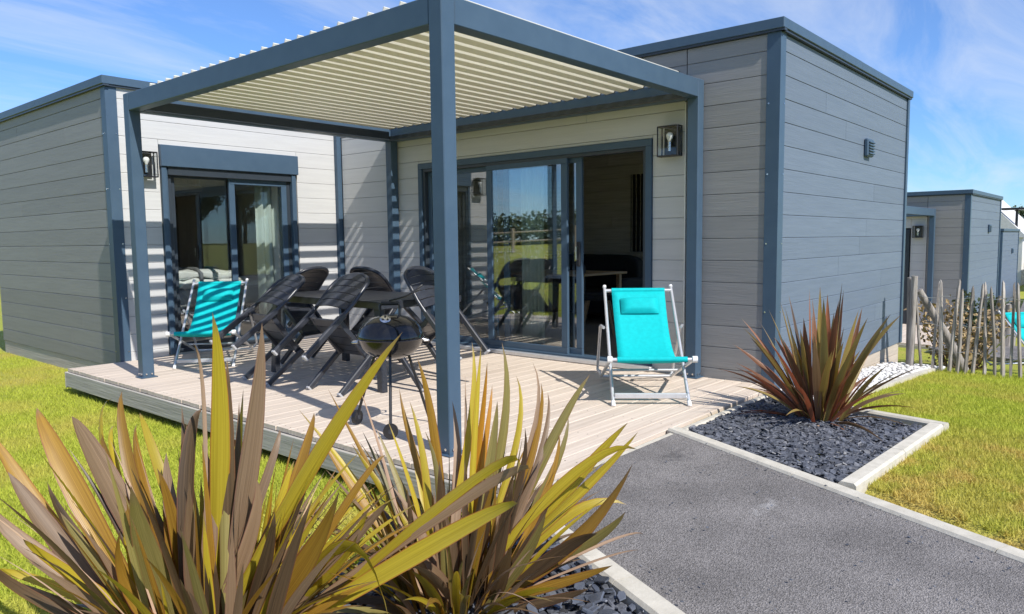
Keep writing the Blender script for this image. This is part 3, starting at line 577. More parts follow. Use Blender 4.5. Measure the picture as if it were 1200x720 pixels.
MB().cbox((-.246, 5.041, -.185), (.262, 5.062, -.031), .004).build('fascia_board', M['deck_side'], deck)
# ------------------------------------------------------------------ cladding
BM = {}
PITCH = .183
def board_mesh(Ln, h, face, mat):
    k = (round(Ln, 3), round(h, 3), face, mat)
    if k not in BM:
        c = .0055; th = .02
        prof = [(0, 0), (th-.003, 0), (th, .002), (th, h-c), (th-c, h), (0, h)]      # (outward, up)
        if face == 'x': f = lambda L_: (lambda w, z: (-w, L_, z))
        else: f = lambda L_: (lambda w, z: (L_, -w, z))
        me = MB().ext(prof, f(0.002), f(Ln-.002)).mesh('siding_board'); me.materials.append(M[mat]); BM[k] = me
    return BM[k]
def clad(root, face, plane, u0, u1, zb, zt, mat, holes=(), seed=1, joints=True, name='siding_board', merge=None):
    """rows of boards proud of `plane` (its outward side), cut round the holes (u0,u1,z0,z1)"""
    rr = random.Random(seed); k0 = math.floor((zb-.09)/PITCH)
    k = k0
    while True:
        a = max(zb, .09+PITCH*k); b = min(zt, .09+PITCH*(k+1)-.002); k += 1
        if a >= zt: break
        if b-a < .02: continue
        segs = [(u0, u1)]
        for (h0, h1, hz0, hz1) in holes:
            if hz1 > a+.01 and hz0 < b-.01:
                ns = []
                for s0, s1 in segs:
                    if h1 <= s0 or h0 >= s1: ns.append((s0, s1)); continue
                    if h0 > s0: ns.append((s0, h0))
                    if b-hz1 > .014 and merge is None:      # the strip of this row above the opening
                        q0, q1 = max(h0, s0), min(h1, s1); link(name, board_mesh(q1-q0, b-hz1-.002, face, mat), None, root, (plane, q0, hz1+.002) if face == 'x' else (q0, plane, hz1+.002))
                    if h1 < s1: ns.append((h1, s1))
                segs = ns
        for s0, s1 in segs:
            cuts = [s0, s1]
            if joints and s1-s0 > 1.6 and rr.random() < .62: cuts = [s0, round(s0+(s1-s0)*rr.uniform(.2, .8), 2), s1]
            for c0, c1 in zip(cuts, cuts[1:]):
                if c1-c0 < .03: continue
                loc = (plane, c0, a) if face == 'x' else (c0, plane, a)
                if merge is not None:
                    me = board_mesh(c1-c0, b-a, face, mat); merge.add([(v.co.x+loc[0], v.co.y+loc[1], v.co.z+loc[2]) for v in me.vertices], [tuple(q.vertices) for q in me.polygons])
                else: link(name, board_mesh(c1-c0, b-a, face, mat), None, root, loc)
def corner_trim(root, x, y, z0, z1, w=.10, mat='trim'):
    """L-shaped metal angle round an outer corner whose faces look to -X and -Y"""
    e = .009
    prof = [(x-e, y-e), (x+w, y-e), (x+w, y-e+.008), (x-e+.008, y-e+.008), (x-e+.008, y+w), (x-e, y+w)]
    o = MB().ext(prof, lambda a, b: (a, b, z0), lambda a, b: (a, b, z1)).build('corner_trim', M[mat], root)
    sc = MB()
    for zz in [z0+.12+.55*i for i in range(int((z1-z0-.2)/.55)+1)]:
        sc.tube([(x-e-.003, y+w*.8, zz), (x-e+.001, y+w*.8, zz)], .007, 8); sc.tube([(x+w*.8, y-e-.003, zz), (x+w*.8, y-e+.001, zz)], .007, 8)
    sc.build('screw', M['steel'], o)
    return o
def fascia(root, pts, z0, z1, ov=.045):
    """metal roof edging along a chain of corner points (x,y), outward -X / -Y sides"""
    for (a, b) in zip(pts, pts[1:]):
        L_ = math.hypot(b[0]-a[0], b[1]-a[1]); n = max(1, round(L_/2.4))
        for i in range(n):
            p0 = [a[k]+(b[k]-a[k])*i/n for k in (0, 1)]; p1 = [a[k]+(b[k]-a[k])*(i+1)/n for k in (0, 1)]
            if abs(a[0]-b[0]) < 1e-6:
                x = a[0]; y0, y1 = sorted((p0[1], p1[1])); MB().cbox((x-ov, y0+.001, z0+.018), (x+.1, y1-.001, z1 - .002*(i % 2)), .004).build('roof_fascia', M['trim'], root)
            else:
                y = a[1]; x0, x1 = sorted((p0[0], p1[0])); MB().cbox((x0+.001+(.1 if i == 0 else 0), y-ov, z0+.018), (x1-.001, y+.1, z1 - .003 - .002*(i % 2)), .004).build('roof_fascia', M['trim'], root)
        if abs(a[0]-b[0]) < 1e-6: MB().box((a[0]-.032, min(a[1], b[1]), z0), (a[0]+.02, max(a[1], b[1]), z0+.017)).build('drip_edge', M['trim_dark'], root)
        else: MB().box((min(a[0], b[0])+.021, a[1]-.032, z0), (max(a[0], b[0]), a[1]+.02, z0+.017)).build('drip_edge', M['trim_dark'], root)
def frame(m, face, plane, u0, u1, z0, z1, w, d0, d1):
    """rectangular frame; depth from plane+d0 to plane+d1 (positive = into the house)"""
    def bx(a0, a1, b0, b1):
        if face == 'x': m.cbox((plane+d0, a0, b0), (plane+d1, a1, b1), .004)
        else: m.cbox((a0, plane+d0, b0), (a1, plane+d1, b1), .004)
    bx(u0, u1, z1-w, z1); bx(u0, u1, z0, z0+w); bx(u0, u0+w, z0+w, z1-w); bx(u1-w, u1, z0+w, z1-w); return m
def pane(root, face, plane, u0, u1, z0, z1, name='glass'):
    m = MB()
    if face == 'x': m.box((plane, u0, z0), (plane+.006, u1, z1))
    else: m.box((u0, plane, z0), (u1, plane+.006, z1))
    return m.build(name, M['glass'], root)
def vent(root, x, y, z):
    m = MB().cbox((x-.10, y-.045, z-.09), (x+.10, y, z+.09), .012)
    o = m.build('ventilation_grille', M['trim'], root)
    for i in range(5): MB().cbox((x-.085, y-.062, z-.068+.028*i), (x+.085, y-.046, z-.052+.028*i), .004).build('slat', M['trim'], o)
    return o

XS, YW, XL, YR, XE, YB = 3.04, 5.04, .2725, -.63, 7.0, 8.84
ZR, ZRL = 2.88, 2.857
house = thing('holiday_cottage', 'large nearest cottage with grey and cream boards, flat roof and sliding glass doors', 'cottage', (5.0, 2.0, 0), group='flat roofed cottages in a row')
HM = bpy.data.objects  # parts use world coordinates through the parent's inverse
INV = Matrix.Translation((-5.0, -2.0, 0))
class Root: pass
def finish_house(root, before, T):
    for o in [o for o in bpy.data.objects if o.parent == root and o.name not in before]: o.matrix_parent_inverse = Matrix.Translation(T)
D0, D1, DZ = .49, 3.53, 2.07
# wall cores (behind the boards) with the door and window openings
m = MB()
m.box((XS+.022, YR+.022, -.09), (XS+.13, D0, 2.77)); m.box((XS+.022, D0, DZ), (XS+.13, D1, 2.77)); m.box((XS+.022, D1, -.09), (XS+.13, YB, 2.77))
m.box((XS+.131, YR+.022, -.09), (XE-.13, YR+.13, 2.77)); m.box((XE-.13, YR+.022, -.09), (XE-.002, -.5, 2.77)).box((XE-.13, 2.6, -.09), (XE-.002, YB, 2.77)).box((XE-.13, -.5, -.09), (XE-.002, 2.6, .05)).box((XE-.13, -.5, 2.4), (XE-.002, 2.6, 2.77)); m.box((XS+.131, YB-.1, -.09), (XE-.131, YB, 2.77))  # gap in the unseen back wall is added to brighten the living room
m.box((XS+.131, 4.94, -.02), (XE-.131, YW-.02, 2.7))
W0, W1, WZ0, WZ1 = .80, 2.40, .02, 2.10
m.box((XL+.022, YW+.022, -.09), (W0, YW+.12, 2.74)); m.box((W1, YW+.022, -.09), (XS+.02, YW+.12, 2.74)); m.box((W0, YW+.022, WZ1), (W1, YW+.12, 2.74)); m.box((W0, YW+.022, -.09), (W1, YW+.12, WZ0))
m.box((XL+.022, YW+.121, -.09), (XL+.12, YB, 2.74)); m.box((XL+.121, YB-.12, -.09), (XS+.02, YB-.002, 2.74))
m.build('wall', M['wall_int'], house)
MB().box((XS+.02, YR+.02, 2.775), (XE, YB+.02, 2.80)).build('roof', M['trim_dark'], house)
MB().box((XL+.02, YW+.02, 2.745), (XS+.018, YB+.02, 2.77)).build('roof', M['trim_dark'], house)
m = MB().box((XS+.132, YR+.14, 2.5), (XE-.135, 4.93, 2.53)).box((XL+.125, YW+.125, 2.5), (XS+.015, YB-.13, 2.53)); m.build('ceiling', M['wall_int'], house)
m = MB().box((XS+.02, YR+.14, -.03), (XE-.135, 4.93, .012)); m.build('floor', M['floor_int'], house)
MB().box((XL+.125, YW+.05, -.03), (XS+.015, YB-.13, .012)).build('floor', M['floor_int'], house)
clad(house, 'x', XE-.14, YR+.15, 4.92, .02, 2.49, 'wood_int', seed=9, joints=True, name='interior_plank', holes=[(-.5, 2.6, .05, 2.4)])
added_daylight_window = frame(MB(), 'x', XE-.08, -.495, 2.595, .055, 2.395, .06, 0, .05).build('window', M['trim'], house); pane(added_daylight_window, 'x', XE-.06, -.435, 2.535, .115, 2.335)  # unseen back window, added to let daylight into the dark living room
clad(house, 'y', 4.935, XS+.14, XE-.165, .02, 2.49, 'wood_int', seed=8, joints=False, name='interior_plank')
# cladding
clad(house, 'x', XS+.02, YR+.10, .16, -.05, 2.78, 'grey_board_shade_lift', seed=21, joints=False)
clad(house, 'x', XS+.02, .175, 5.02-.06, -.02, 2.50, 'cream_board', holes=[(D0-.002, D1+.002, -.1, DZ+.002)], seed=22)
clad(house, 'x', XS+.02, .165, 5.03, 2.505, 2.78, 'grey_board_shade_lift', seed=24)
clad(house, 'y', YR+.02, XS+.10, XE-.07, -.09, 2.78, 'grey_board_sky_tint', seed=25)
clad(house, 'x', XL+.02, YW+.10, YB, -.07, 2.76, 'grey_board_shade_lift', seed=26)
clad(house, 'y', YW+.02, XL+.10, XS-.06, -.01, 2.76, 'cream_board', holes=[(W0-.035, W1+.021, -.1, 2.231)], seed=27, joints=False)
MB().cbox((XS-.012, .162, -.0), (XS+.015, .173, 2.34), .002).build('edge_strip', M['white_plastic'], house)
corner_trim(house, XS, YR, -.08, 2.80); corner_trim(house, XL, YW, -.02, 2.77)
MB().cbox((XE-.068, YR-.02, -.09), (XE+.004, YR+.02, 2.79), .004).build('corner_trim', M['trim'], house)
MB().cbox((XS-.058, YW-.058, .001), (XS+.012, YW+.012, 2.75), .004).build('corner_trim', M['trim'], house)
fascia(house, [(XS, YB), (XS, YR-.045)], 2.78, ZR); fascia(house, [(XS-.045, YR), (XE+.03, YR)], 2.78, ZR)
fascia(house, [(XL, YB), (XL, YW-.045)], 2.755, ZRL); fascia(house, [(XL-.045, YW), (XS, YW)], 2.755, ZRL)
# skirting below the boards : long blocks stepping down with the ground
for z0, z1 in ((-.45, -.225), (-.222, -.092)):
    MB().cbox((XS+.11, YR+.012, z0), (XE-.02, YR+.03, z1), .004).build('skirting_board', M['skirting'], house)
MB().cbox((XL+.012, 5.1, -.26), (XL+.03, YB, -.075), .004).build('skirting_board', M['deck_side'], house)
vent(house, 5.39, YR, 2.085)
MB().cbox((XE+.005, YR+.05, 2.35), (XE+.08, YR+.14, 2.5), .01).build('outdoor_socket', M['trim'], house)
# sliding glass doors
sd = frame(MB(), 'x', XS, D0, D1, 0.004, DZ, .062, -.022, .10).build('sliding_door', M['trim'], house)
frame(MB(), 'x', XS, D0+.06, D1-.06, .03, DZ-.06, .035, -.004, .085).build('track', M['trim_dark'], sd)
MB().cbox((XS-.075, D0-.03, .004), (XS-.024, D1+.02, .045), .006).build('sill', M['alu'], sd)
def panel(u0, u1, x, st=.075):
    f = frame(MB(), 'x', x, u0, u1, .055, 2.0, st, 0, .034).build('door_panel', M['trim'], sd)
    pane(sd, 'x', x+.012, u0+st, u1-st, .055+st, 2.0-st, 'door_glass'); return f
panel(2.40, 3.46, XS+.05); panel(1.43, 2.49, XS+.0); panel(1.29, 2.30, XS+.05, .07)
for y in (1.405, 1.33): pass
MB().cbox((XS+.028, 1.30, .93), (XS+.049, 1.345, 1.17), .01).build('handle', M['black_metal'], sd)
MB().tube([(XS+.03, 1.32, 1.0), (XS-.004, 1.32, 1.0), (XS-.004, 1.32, 1.12), (XS+.03, 1.32, 1.12)], .008, 8).build('handle', M['steel'], sd)
# bedroom window with shutter box
rb = MB().cbox((.768, YW-.05, 2.005), (2.418, YW+.018, 2.23), .006).build('shutter_box', M['trim'], house)
for a, b in ((.775, .845), (2.335, 2.405)):
    MB().cbox((a, YW-.03, .015), (b-.02, YW+.03, 2.003), .004).build('shutter_rail', M['trim'], rb)
    MB().cbox((b-.018, YW-.012, .015), (b, YW+.03, 2.003), .004).build('shutter_rail', M['trim'], rb)
wf = frame(MB(), 'y', YW, .848, 2.332, .015, 2.0, .045, .02, .10).build('window', M['trim_dark'], house)
MB().cbox((.848, YW-.02, 1.92), (2.332, YW+.015, 2.004), .004).build('shutter_slats', M['trim_dark'], wf)
frame(MB(), 'y', YW, 1.55, 2.29, .06, 1.93, .07, .025, .055).build('window_sash', M['trim'], wf); pane(wf, 'y', YW+.036, 1.62, 2.22, .13, 1.86)
frame(MB(), 'y', YW, .89, 1.62, .06, 1.955, .055, .06, .09).build('window_sash', M['trim_dark'], wf); pane(wf, 'y', YW+.072, .945, 1.565, .115, 1.9)
# parts are modelled in place : shift them into the parent's space
def rebase(root):
    off = Vector(root.location)
    for ch in [o for o in bpy.data.objects if o.parent == root]: ch.location = Vector(ch.location) - off
rebase(house)
# ------------------------------------------------------------------ pergola
A_, B_, Wp, ZB, ZT = 3.03, 3.98, .10, 2.35, 2.5
def pergola(T, label, posts, beams, louvres=True):
    root = thing('pergola', label, 'pergola', T, group='louvred pergolas on the cottage terraces')
    for (x, y) in posts:
        o = MB().cbox((x, y, 0.002), (x+Wp, y+Wp, ZT), .005).build('post', M['trim'], root)
        MB().cbox((x-.022, y-.022, 0.001), (x+Wp+.022, y+Wp+.022, .009), .003).build('base_plate', M['trim'], o)
        b = MB()
        for k in (.026, .074):
            b.tube([(x+k, y+.002, .035), (x+k, y-.008, .035)], .008, 8); b.tube([(x+.002, y+k, .035), (x-.008, y+k, .035)], .008, 8)
        b.build('bolt', M['steel'], o)
    q = .002
    for kind in beams:
        if kind == 'front': a, b = (q, Wp+q, ZB), (Wp-q, B_-Wp-q, ZT-q)
        if kind == 'right': a, b = (Wp+q, q, ZB), (A_-Wp-q, Wp-q, ZT-q)
        if kind == 'wall': a, b = (A_-Wp+q, Wp+q, ZB), (A_-q, B_-Wp-q, ZT-q)
        if kind == 'left': a, b = (Wp+q, B_-Wp+q, ZB), (A_-Wp-q, B_-q, ZT-q)
        MB().cbox(a, b, .005).build('beam', M['trim'], root)
    if louvres:
        th = .008
        prof = [(.050, -.030), (.044, -.035), (-.032, -.028), (-.080, .056), (-.073, .061), (-.027, -.020), (.043, -.027), (.049, -.026)]
        me = MB().ext(prof, lambda y, z: (Wp+.004, y, z), lambda y, z: (A_-Wp-.075, y, z)).mesh('louvre'); me.materials.append(M['louvre'])
        cap = MB().ext([(.066, -.038), (-.034, -.032), (-.086, .06), (-.074, .066), (0, .0), (.066, -.018)], lambda y, z: (A_-Wp-.074, y, z), lambda y, z: (A_-Wp-.062, y, z)).mesh('end_cap'); cap.materials.append(M['trim_dark'])
        for i in range(25):
            o = link('louvre', me, None, root, (0, .22+i*.147, 2.505)); link('end_cap', cap, None, o)
        MB().cbox((A_-Wp-.055, Wp+.004, 2.352), (A_-Wp+.0, B_-Wp-.004, 2.40), .004).build('louvre_rail', M['trim_dark'], root)
        MB().cbox((Wp+.002, B_-Wp-.05, 2.353), (A_-Wp-.06, B_-Wp, 2.45), .004).build('louvre_rail', M['trim_dark'], root)
    return root
pergola((0, 0, 0), 'dark grey metal pergola with open cream louvres over the nearest deck', [(0, 0), (0, B_-Wp), (A_-Wp, 0), (A_-Wp, B_-Wp)], ['front', 'right', 'wall', 'left'])
# ------------------------------------------------------------------ wall lanterns
def lantern(loc, rz, label):
    """local: wall at y=0, lamp towards -y"""
    t = thing('wall_lamp', label, 'wall lamp', loc, rz, 'black box wall lamps'); w = .10; h = .13
    MB().cbox((-.075, -.03, -.12), (.075, 0, .12), .006).build('back_plate', M['black_metal'], t)
    f = MB()
    for x in (-w, w-.011):
        f.cbox((x, -.115, -h), (x+.011, -.104, h), .003).cbox((x, -.036, -h), (x+.011, -.025, h), .003)
    for z in (-h, h-.011):
        f.cbox((-w+.0115, -.115, z), (w-.0115, -.1045, z+.011), .003)
        for x in (-w, w-.011): f.cbox((x, -.1038, z), (x+.011, -.0365, z+.011), .003)
    f.build('frame', M['black_metal'], t)
    MB().cbox((-w+.012, -.103, h-.0105), (w-.012, -.031, h-.001), .002).build('top_cover', M['black_metal'], t)
    MB().cbox((-w+.012, -.103, -h+.001), (w-.012, -.031, -h+.0105), .002).build('bottom_plate', M['black_metal'], t)
    MB().box((-w+.012, -.111, -h+.012), (w-.012, -.108, h-.012)).build('glass', M['lamp_glass'], t)
    for x in (-w+.004, w-.007): MB().box((x, -.102, -h+.012), (x+.003, -.038, h-.012)).build('glass', M['lamp_glass'], t)
    bl = MB().lathe([(.013, -.04), (.015, -.026), (.026, -.008), (.031, .010), (.029, .024), (.02, .036), (.002, .041)], 18, (0, -.068, .035)).build('bulb', M['bulb'], t, smooth=True)
    MB().lathe([(.017, -.118), (.017, -.042), (.013, -.039)], 14, (0, -.068, .035)).build('socket', M['steel'], bl, smooth=True, angle=40)
    return t
lantern((.605, YW-.001, 2.01), 0, 'black lamp on the sunlit cream wall left of the bedroom window')
lantern((XS-.001, .285, 2.02), -pi/2, 'black lamp on the cream wall between the open door and the pergola post')
# ------------------------------------------------------------------ neighbouring cottages (same type, farther down the slope)
def neighbour(T, label, merged):
    root = thing('holiday_cottage', label, 'cottage', (T[0]+5, T[1]+2, T[2]), group='flat roofed cottages in a row')
    box = MB().box((XS+.022, YR+.022, -.35), (XE, D0, 2.77)).box((XS+.022, 1.4, -.35), (XE, 6, 2.77)).box((XS+.022, D0, DZ), (XE, 1.4, 2.77)).box((XS+.6, D0, -.35), (XE, 1.4, DZ)); box.build('wall', M['dark_core'], root)
    MB().box((XS+.02, YR+.02, 2.775), (XE, 6, 2.80)).build('roof', M['trim_dark'], root)
    kw = {}
    for face, args, mat in (('x', (XS+.02, YR+.10, .16, -.05, 2.78), 'grey_board_shade_lift'), ('x', (XS+.02, .175, D0-.02, -.02, 2.5), 'cream_board'), ('x', (XS+.02, .165, 4.0, 2.505, 2.78), 'grey_board_shade_lift'), ('x', (XS+.02, D0-.02, 4.0, DZ+.02, 2.5), 'cream_board'), ('y', (YR+.02, XS+.10, XE-.07, -.3, 2.78), 'grey_board_sky_tint')):
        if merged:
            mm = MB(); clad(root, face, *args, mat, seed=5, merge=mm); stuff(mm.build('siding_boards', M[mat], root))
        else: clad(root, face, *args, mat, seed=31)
    MB().cbox((XS-.012, .162, 0), (XS+.015, .173, 2.34), .002).build('edge_strip', M['white_plastic'], root)
    corner_trim(root, XS, YR, -.08, 2.80); MB().cbox((XE-.068, YR-.02, -.3), (XE+.004, YR+.02, 2.79), .004).build('corner_trim', M['trim'], root)
    fascia(root, [(XS, 6), (XS, YR-.045)], 2.78, ZR); fascia(root, [(XS-.045, YR), (XE+.03, YR)], 2.78, ZR)
    MB().cbox((XS+.11, YR+.012, -1.0), (XE-.02, YR+.03, -.302), .004).build('skirting_board', M['skirting'], root)
    vent(root, 5.39, YR, 2.085)
    MB().cbox((XE+.005, YR+.05, 2.35), (XE+.08, YR+.14, 2.5), .01).build('outdoor_socket', M['trim'], root)
    f = frame(MB(), 'x', XS, D0, 2.4, .004, DZ, .08, -.03, .1).build('sliding_door', M['trim_dark'], root); pane(f, 'x', XS+.05, D0+.08, 2.32, .09, DZ-.08, 'door_glass')
    for ch in [o for o in bpy.data.objects if o.parent == root]: ch.location = Vector(ch.location) - Vector((5, 2, 0))
    dk = thing('wooden_deck', 'timber deck of the cottage behind' if merged else 'timber deck before the second cottage, behind the paling fence', 'deck', (T[0], T[1], T[2]))
    for i in range(39): link('deck_board', dme, None, dk, (0, -.65+i*p, 0))
    MB().cbox((-.246, -.65, -.185), (-.222, 5.035, -.031), .004).build('fascia_board', M['deck_side'], dk)
    MB().cbox((-.246, -.676, -.16), (3.0, -.653, -.031), .004).build('fascia_board', M['deck_side'], dk)
    return root
T2 = (12.2, .67, -.75); T3 = (24.4, 1.68, -1.49)
neighbour(T2, 'second grey cottage, just beyond the fence on the right', False)
neighbour(T3, 'third grey cottage, partly hidden behind the second one on the right', True)
pergola(T2, 'dark grey pergola frame of the second cottage, cut off by the nearest wall', [(A_-Wp, 0)], ['right', 'wall'], False)
lantern((T2[0]+XS-.001, T2[1]+.32, T2[2]+2.02), -pi/2, 'small black lamp under the pergola of the second cottage')
# ------------------------------------------------------------------ deck chairs
def deck_chair(loc, rz, label):
    """local: x to the right, y from the front feet to the back; sling seat on crossed tube frames"""
    t = thing('deck_chair', label, 'deck chair', loc, rz, 'turquoise sling deck chairs'); hw = .27; r = .0125
    f = MB()
    for s in (-1, 1): f.tube([(s*hw, -.01, .004), (s*hw, .88, .80)], r, 12)
    f.tube([(-hw, .848, .77), (hw, .848, .77)], .014, 12)
    MB().cbox((-hw+.012, .03, .045), (hw-.012, .055, .085), .006).build('crossbar', M['alu'], t)
    f.build('back_frame', M['alu'], t, smooth=True, angle=40)
    g = MB(); w2 = hw+.022
    for s in (-1, 1): g.tube([(s*w2, -.05, .345), (s*w2, .40, .21), (s*w2, .97, .035)], r, 12)
    g.tube([(-w2, .95, .043), (w2, .95, .043)], .012, 12); g.tube([(-w2, .60, .155), (w2, .60, .155)], .010, 12)
    g.tube([(-w2, -.045, .343), (w2, -.045, .343)], .013, 12); g.build('seat_frame', M['alu'], t, smooth=True, angle=40)
    h = MB(); w3 = hw+.048
    for s in (-1, 1): h.tube([(s*(w3-.02), .55, .5), (s*w3, .60, .51), (s*w3, .66, .50), (s*w3, 1.0, .14), (s*w3, 1.02, .09), (s*(w3-.03), .96, .045)], r*.95, 12)
    h.tube([(-(w3-.03), .96, .045), (w3-.03, .96, .045)], .009, 10); h.build('prop_frame', M['alu'], t, smooth=True, angle=40)
    k = MB()
    for s in (-1, 1):
        k.tube([(s*(w2-.012), -.045, .343), (s*(w2+.022), -.045, .343)], [.024, .024], 12)
    k.build('end_knob', M['white_plastic'], t, smooth=True, angle=40)
    for s in (-1, 1):
        MB().tube([(s*hw, -.016, 0), (s*hw, .012, .03)], .0155, 12).build('foot_cap', M['white_plastic'], t, smooth=True, angle=40)
        MB().tube([(s*hw, .872, .793), (s*hw, .886, .806)], .015, 12).build('end_cap', M['white_plastic'], t, smooth=True, angle=40)
    # sling : hangs in a curve from the top bar to the front bar
    P0, P3 = Vector((0, .848, .785)), Vector((0, -.045, .358)); P1 = Vector((0, .50, .33)); P2 = Vector((0, .18, .20)); n = 22; nw = 8; v = []; fc = []
    for i in range(n+1):
        q = i/n; c = P0*(1-q)**3 + P1*3*q*(1-q)**2 + P2*3*q*q*(1-q) + P3*q**3
        wd = .215 + .03*q - .02*sin(pi*q)
        for j in range(nw+1):
            u = -1+2*j/nw; v.append((u*wd, c.y, c.z - .012*(1-u*u)*sin(pi*q)))
    for i in range(n):
        for j in range(nw): a = i*(nw+1)+j; fc.append((a, a+1, a+nw+2, a+nw+1))
    o = MB().add(v, fc).build('sling', M['turquoise'], t, smooth=True); md = o.modifiers.new('thick', 'SOLIDIFY'); md.thickness = .004; md.offset = 0
    MB().tube([(-.215, .848, .77), (.215, .848, .77)], .021, 14).build('sling_hem', M['turquoise'], o, smooth=True, angle=50); MB().tube([(-.245, -.045, .343), (.245, -.045, .343)], .02, 14).build('sling_hem', M['turquoise'], o, smooth=True, angle=50)
    # small head cushion lying on the upper sling
    bm = bmesh.new(); bmesh.ops.create_grid(bm, x_segments=14, y_segments=8, size=1)
    for w in bm.verts:
        x, y = w.co.x, w.co.y; e = max(0, 1-max(abs(x), abs(y))**6)
        w.co = Vector((x*.15, y*.075, .045*e))
    bm.verts.index_update(); vs = [w.co.copy() for w in bm.verts]; fs = [[w.index for w in q.verts] for q in bm.faces]; bm.free()
    R = Matrix.Translation((.0, .722, .655)) @ Matrix.Rotation(radians(50), 4, 'X')
    cu = MB().add([R @ w for w in vs], fs).add([R @ Vector((w.x, w.y, -.004)) for w in vs], [q[::-1] for q in fs]); cu.build('head_cushion', M['turquoise'], t, smooth=True, angle=60)
    return t
a = math.atan2(.43, -.33)      # across the front feet
rzc = math.atan2(.61, .79) - pi/2
dc = deck_chair((1.785, -.235, 0), rzc, 'turquoise deck chair in full sun on the deck, beside the open door')
c2 = copy_tree(dc, 'turquoise deck chair striped by louvre shade, before the bedroom window'); c2.location = (.62, 3.99, 0); c2.rotation_euler = (0, 0, radians(50)-pi/2)
c3 = copy_tree(dc, 'far turquoise deck chair on the lawn behind the paling fence'); c3.location = (9.1, -2.15, gz(9.1, -2.15)); c3.rotation_euler = (0, 0, -.7)
# ------------------------------------------------------------------ dining table and tipped chairs
t = thing('dining_table', 'dark grey slatted outdoor table with chairs leaning against it', 'table', (1.32, 2.46, 0))
for i in range(9): MB().cbox((-.425+i*.095, -.81, .70), (-.425+i*.095+.089, .81, .722), .004).build('table_slat', M['table_top'], t)
m = MB().cbox((-.44, -.835, .665), (.44, -.812, .724), .004).cbox((-.44, .812, .665), (.44, .835, .724), .004).cbox((-.44, -.811, .665), (-.428, .811, .7235), .004).cbox((.4285, -.811, .665), (.44, .811, .7235), .004); m.build('table_frame', M['resin'], t)
for sx in (-1, 1):
    for sy in (-1, 1): MB().bar((sx*.38, sy*.73, .664), (sx*.40, sy*.77, 0), .075, .055, c=.008).build('leg', M['resin'], t)
def folding_chair():
    """local origin at the front feet; x = forward, upright pose (seat .42 high)"""
    t = thing('folding_chair', 'chair', 'chair', (0, 0, 0), 0, 'charcoal resin chairs tipped against the table')
    hw = .215
    for s in (-1, 1):
        o = MB().bar((0, s*hw, .018), (0, s*hw, .43), .036, .042, up=(1, 0, 0), c=.007).build('leg', M['resin'], t); MB().cbox((-.022, s*hw-.019, 0), (.022, s*hw+.019, .02), .004).build('foot_cap', M['resin_cap'], o)
        o = MB().bar((-.44, s*hw, .018), (-.42, s*hw, .47), .036, .046, up=(1, 0, 0), c=.007).build('leg', M['resin'], t); MB().cbox((-.464, s*hw-.019, 0), (-.416, s*hw+.019, .02), .004).build('foot_cap', M['resin_cap'], o)
        # folding stay beside the seat
        MB().bar((.0, s*(hw-.04), .405), (-.43, s*(hw-.04), .425), .03, .045, c=.006).build('seat_rail', M['resin'], t)
    # back frame : hoop that continues the rear legs
    hoop = []
    for k in range(13):
        q = pi*k/12; hoop.append((0, -hw*cos(q), .74+.15*sin(q)**.8 if 0 < k < 12 else .74))
    pts = [(-.42, -hw, .46), (-.425, -hw-.01, .58)] + [(-.44, y*1.04, z) for _, y, z in hoop] + [(-.425, hw+.01, .58), (-.42, hw, .46)]
    MB().tube(pts, .017, 8).build('back_frame', M['resin'], t, smooth=True, angle=50)
    # five curved back slats
    for (z0, z1) in ((.51, .576), (.584, .65), (.658, .724), (.732, .792), (.80, .873)):
        v = []; f = []; n = 8
        for i in range(n+1):
            u = -1+2*i/n; w = hw-.002 if z1 < .78 else (hw*.97 if z1 < .8 else hw*.84); dx = -.43-.035*(1-u*u)
            zt = z1 - (.045*u*u if z1 > .8 else 0)
            v += [(dx, u*w, z0), (dx, u*w, zt), (dx-.01, u*w, zt), (dx-.01, u*w, z0)]
        for i in range(n):
            for k in range(4): f.append((4*i+k, 4*i+(k+1) % 4, 4*i+4+(k+1) % 4, 4*i+4+k))
        f += [(0, 1, 2, 3), (4*n+3, 4*n+2, 4*n+1, 4*n)]
        MB().add(v, f).build('back_slat', M['resin'], t, smooth=True, angle=40)
    # scooped seat of slats
    m = [(.02, .43), (-.02, .438), (-.10, .43), (-.22, .415), (-.34, .41), (-.41, .425)]
    for i in range(5):
        (x0, z0), (x1, z1) = m[i], m[i+1]
        MB().add([(x0-.003, -hw+.02, z0), (x0-.003, hw-.02, z0), (x1+.003, hw-.02, z1), (x1+.003, -hw+.02, z1), (x0-.003, -hw+.02, z0-.014), (x0-.003, hw-.02, z0-.014), (x1+.003, hw-.02, z1-.014), (x1+.003, -hw+.02, z1-.014)],
                 [(0, 1, 2, 3), (7, 6, 5, 4), (0, 4, 5, 1), (1, 5, 6, 2), (2, 6, 7, 3), (3, 7, 4, 0)]).build('seat_slat', M['resin'], t)
    return t
fc = folding_chair()
def place(o, x, y, head, tilt=45):
    o.location = (x, y, .005); o.rotation_mode = 'QUATERNION'
    o.rotation_quaternion = Quaternion((0, 0, 1), head) @ Quaternion((0, 1, 0), radians(tilt))
fc['label'] = 'middle charcoal chair tipped onto the table, in front of it and nearest the kettle barbecue'; place(fc, .60, 2.03, -.03, 48)
for lab, x, y, h, tl in (('leftmost charcoal chair tipped onto the table, beside the shaded deck chair', .50, 2.87, -.09, 52),
                         ('charcoal chair behind the barbecue and thick pergola post, tipped against the near table end', 1.33, 1.48, 1.78, 38),
                         ('charcoal chair with only its rounded back showing over the middle of the table', 1.98, 2.89, pi+.03, 45),
                         ('charcoal chair tipped against the far table end, its back before the bedroom window', 1.407, 3.63, -1.35, 45)):
    c = copy_tree(fc, lab); place(c, x, y, h, tl)
